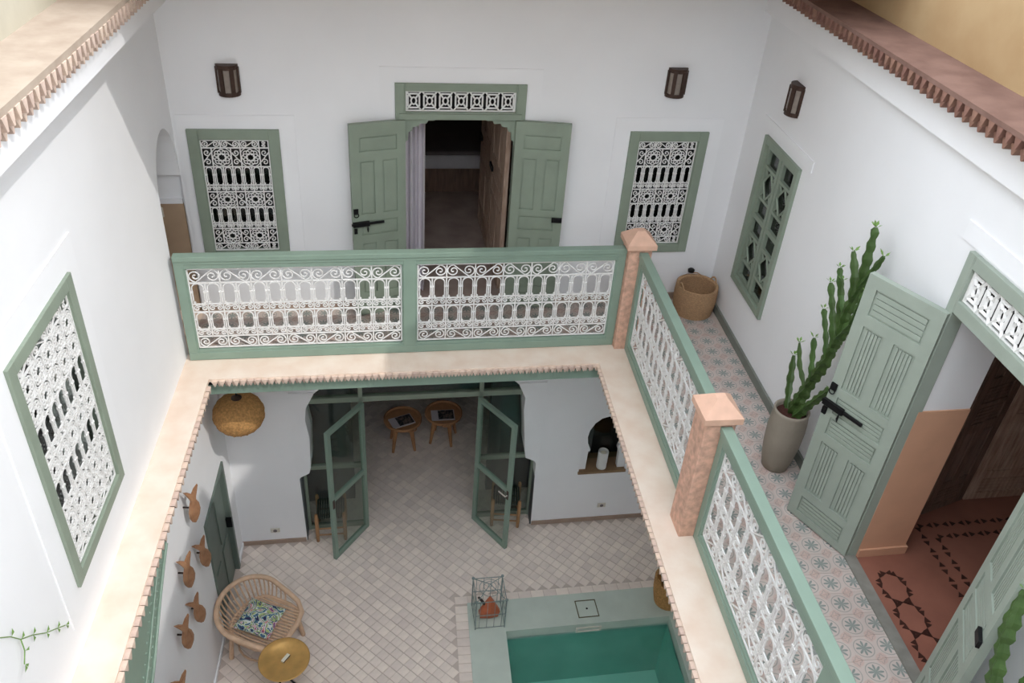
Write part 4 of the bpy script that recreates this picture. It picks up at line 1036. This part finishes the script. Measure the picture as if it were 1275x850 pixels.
# ------------------------------------------------------------------ brass tray table
t = thing('tray_table', 'round brass tray table beside the rattan armchair', 'table', (-2.855, -.85, -H), .3)
th_ = .475
MB().lathe([(.01, th_), (.165, th_), (.185, th_ + .012), (.205, th_ + .012), (.232, th_ + .02), (.236, th_ + .028), (.228, th_ + .03), (.205, th_ + .022), (.185, th_ + .021), (.165, th_ + .008), (.01, th_ + .006)], 48).build('tray', brass, t, smooth=True)
for k in range(3):
    a = 2 * PI * k / 3 + .4
    MB().tube([(.16 * math.cos(a), .16 * math.sin(a), th_), (.05 * math.cos(a + .6), .05 * math.sin(a + .6), th_ * .5), (.17 * math.cos(a + 1.2), .17 * math.sin(a + 1.2), .002)], .011, 6).build('leg', blackm, t)
t = thing('matchbox', 'small ivory box lying on the brass tray', 'box', (-2.845, -.835, -H + th_ + .007), 1.0)
MB().box(-.045, .045, -.016, .016, 0, .022).build('sleeve', cardm, t)
MB().box(-.0455, .0455, -.0168, -.0155, .003, .019).build('strike_strip', darkst, t)

# ------------------------------------------------------------------ wire cage with terracotta ornament
t = thing('wire_cage', 'square grey wire lantern cage on the corner of the pool coping', 'lantern', (-.865, -.215, -H + .018), PHI)
hh = .43; a = .155
for sx in (-1, 1):
    for sy in (-1, 1):
        MB().tube([(sx * a, sy * a, 0), (sx * a, sy * a, hh)], .006, 6).build('corner_bar', wire, t)
        MB().lathe([(.002, 0), (.016, .004), (.016, .016), (.002, .02)], 8).build('finial', wire, t, loc=(sx * a, sy * a, hh))
for z in (.02, .22, hh):
    MB().tube([(-a, -a, z), (a, -a, z), (a, a, z), (-a, a, z)], .0055, 5, True).build('hoop', wire, t)
for sy in (-1, 1):
    for k in range(4):
        x = -a + 2 * a * (k + .5) / 4
        MB().tube([(x, sy * a, .02), (x, sy * a, hh)], .003, 4).build('thin_wire', wire, t); MB().tube([(sy * a, x, .02), (sy * a, x, hh)], .003, 4).build('thin_wire', wire, t)
for k in range(3):
    MB().tube([((.02 + .045 * k) * math.cos(b), (.02 + .045 * k) * math.sin(b), hh + .07 - .02 * k) for b in [2 * PI * i / 16 for i in range(16)]], .003, 4, True).build('crown_ring', wire, t)
for k in range(4):
    b = PI / 4 + k * PI / 2; MB().tube([(a * 1.41 * math.cos(b), a * 1.41 * math.sin(b), hh), (.1 * math.cos(b), .1 * math.sin(b), hh + .05), (0, 0, hh + .085)], .004, 5).build('crown_wire', wire, t)
t = thing('terracotta_bellows', 'terracotta leather bellows with dark horn handle inside the wire cage', 'ornament', (-.855, -.235, -H + .028), PHI)
prof = [(-.10, .02), (-.115, .10), (-.07, .20), (0, .33), (.06, .21), (.11, .10), (.09, .02), (0, -.0)]
m = MB(); n = len(prof)
m.v += [(x * .2, -.055, .12 + (z - .12) * .2) for x, z in prof] + [(x, -.02, z) for x, z in prof] + [(x, .02, z) for x, z in prof] + [(x * .2, .055, .12 + (z - .12) * .2) for x, z in prof]
for k in range(3): m.f += [(k * n + i, k * n + (i + 1) % n, (k + 1) * n + (i + 1) % n, (k + 1) * n + i) for i in range(n)]
m.f += [tuple(range(n)), tuple(range(4 * n - 1, 3 * n - 1, -1))]
m.build('leather_body', terra, t)
MB().tube([(-.055, 0, .21), (-.09, -.0, .28), (-.125, .0, .335)], [.014, .016, .012], 7).build('horn_handle', darkst, t)

# ------------------------------------------------------------------ little vine on the sunlit wall
t = thing('wall_vine', 'thin green vine sprig growing across the sunlit white wall', 'plant', (XW, -3.15, .95), PI / 2)
st = [(0.0, -.008, .0), (.08, -.016, -.10), (.13, -.02, -.19), (.22, -.02, -.28), (.32, -.022, -.40), (.42, -.02, -.50), (.50, -.02, -.58)]
MB().tube(st, .0028, 5).build('stem', leafg, t)
MB().tube([(.13, -.02, -.19), (.11, -.03, -.25), (.07, -.03, -.30)], .003, 5).build('stem', leafg, t)
def vleaf(p, ang, s_=.04):
    c, s__ = math.cos(ang), math.sin(ang)
    v = [(0, 0, 0), (.5 * s_, -.008, .22 * s_), (s_, 0, 0), (.5 * s_, -.008, -.22 * s_), (.5 * s_, -.002, 0)]
    v = [(p[0] + x * c - z * s__, p[1] - .004 + y, p[2] + x * s__ + z * c) for x, y, z in v]
    MB().add(v, [(0, 1, 4), (1, 2, 4), (2, 3, 4), (3, 0, 4), (0, 3, 2, 1)]).build('leaf', leafg, t)
for i, (p, g) in enumerate(((st[1], .9), (st[2], .5), (st[3], -1.9), (st[3], .6), (st[4], -1.7), (st[4], .4), (st[5], .5), (st[5], -1.5), (st[6], -.3), (st[6], -1.4), ((.07, -.03, -.30), -2.2), ((.07, -.03, -.30), -1.2), ((.11, -.03, -.25), -.4))): vleaf(p, g)
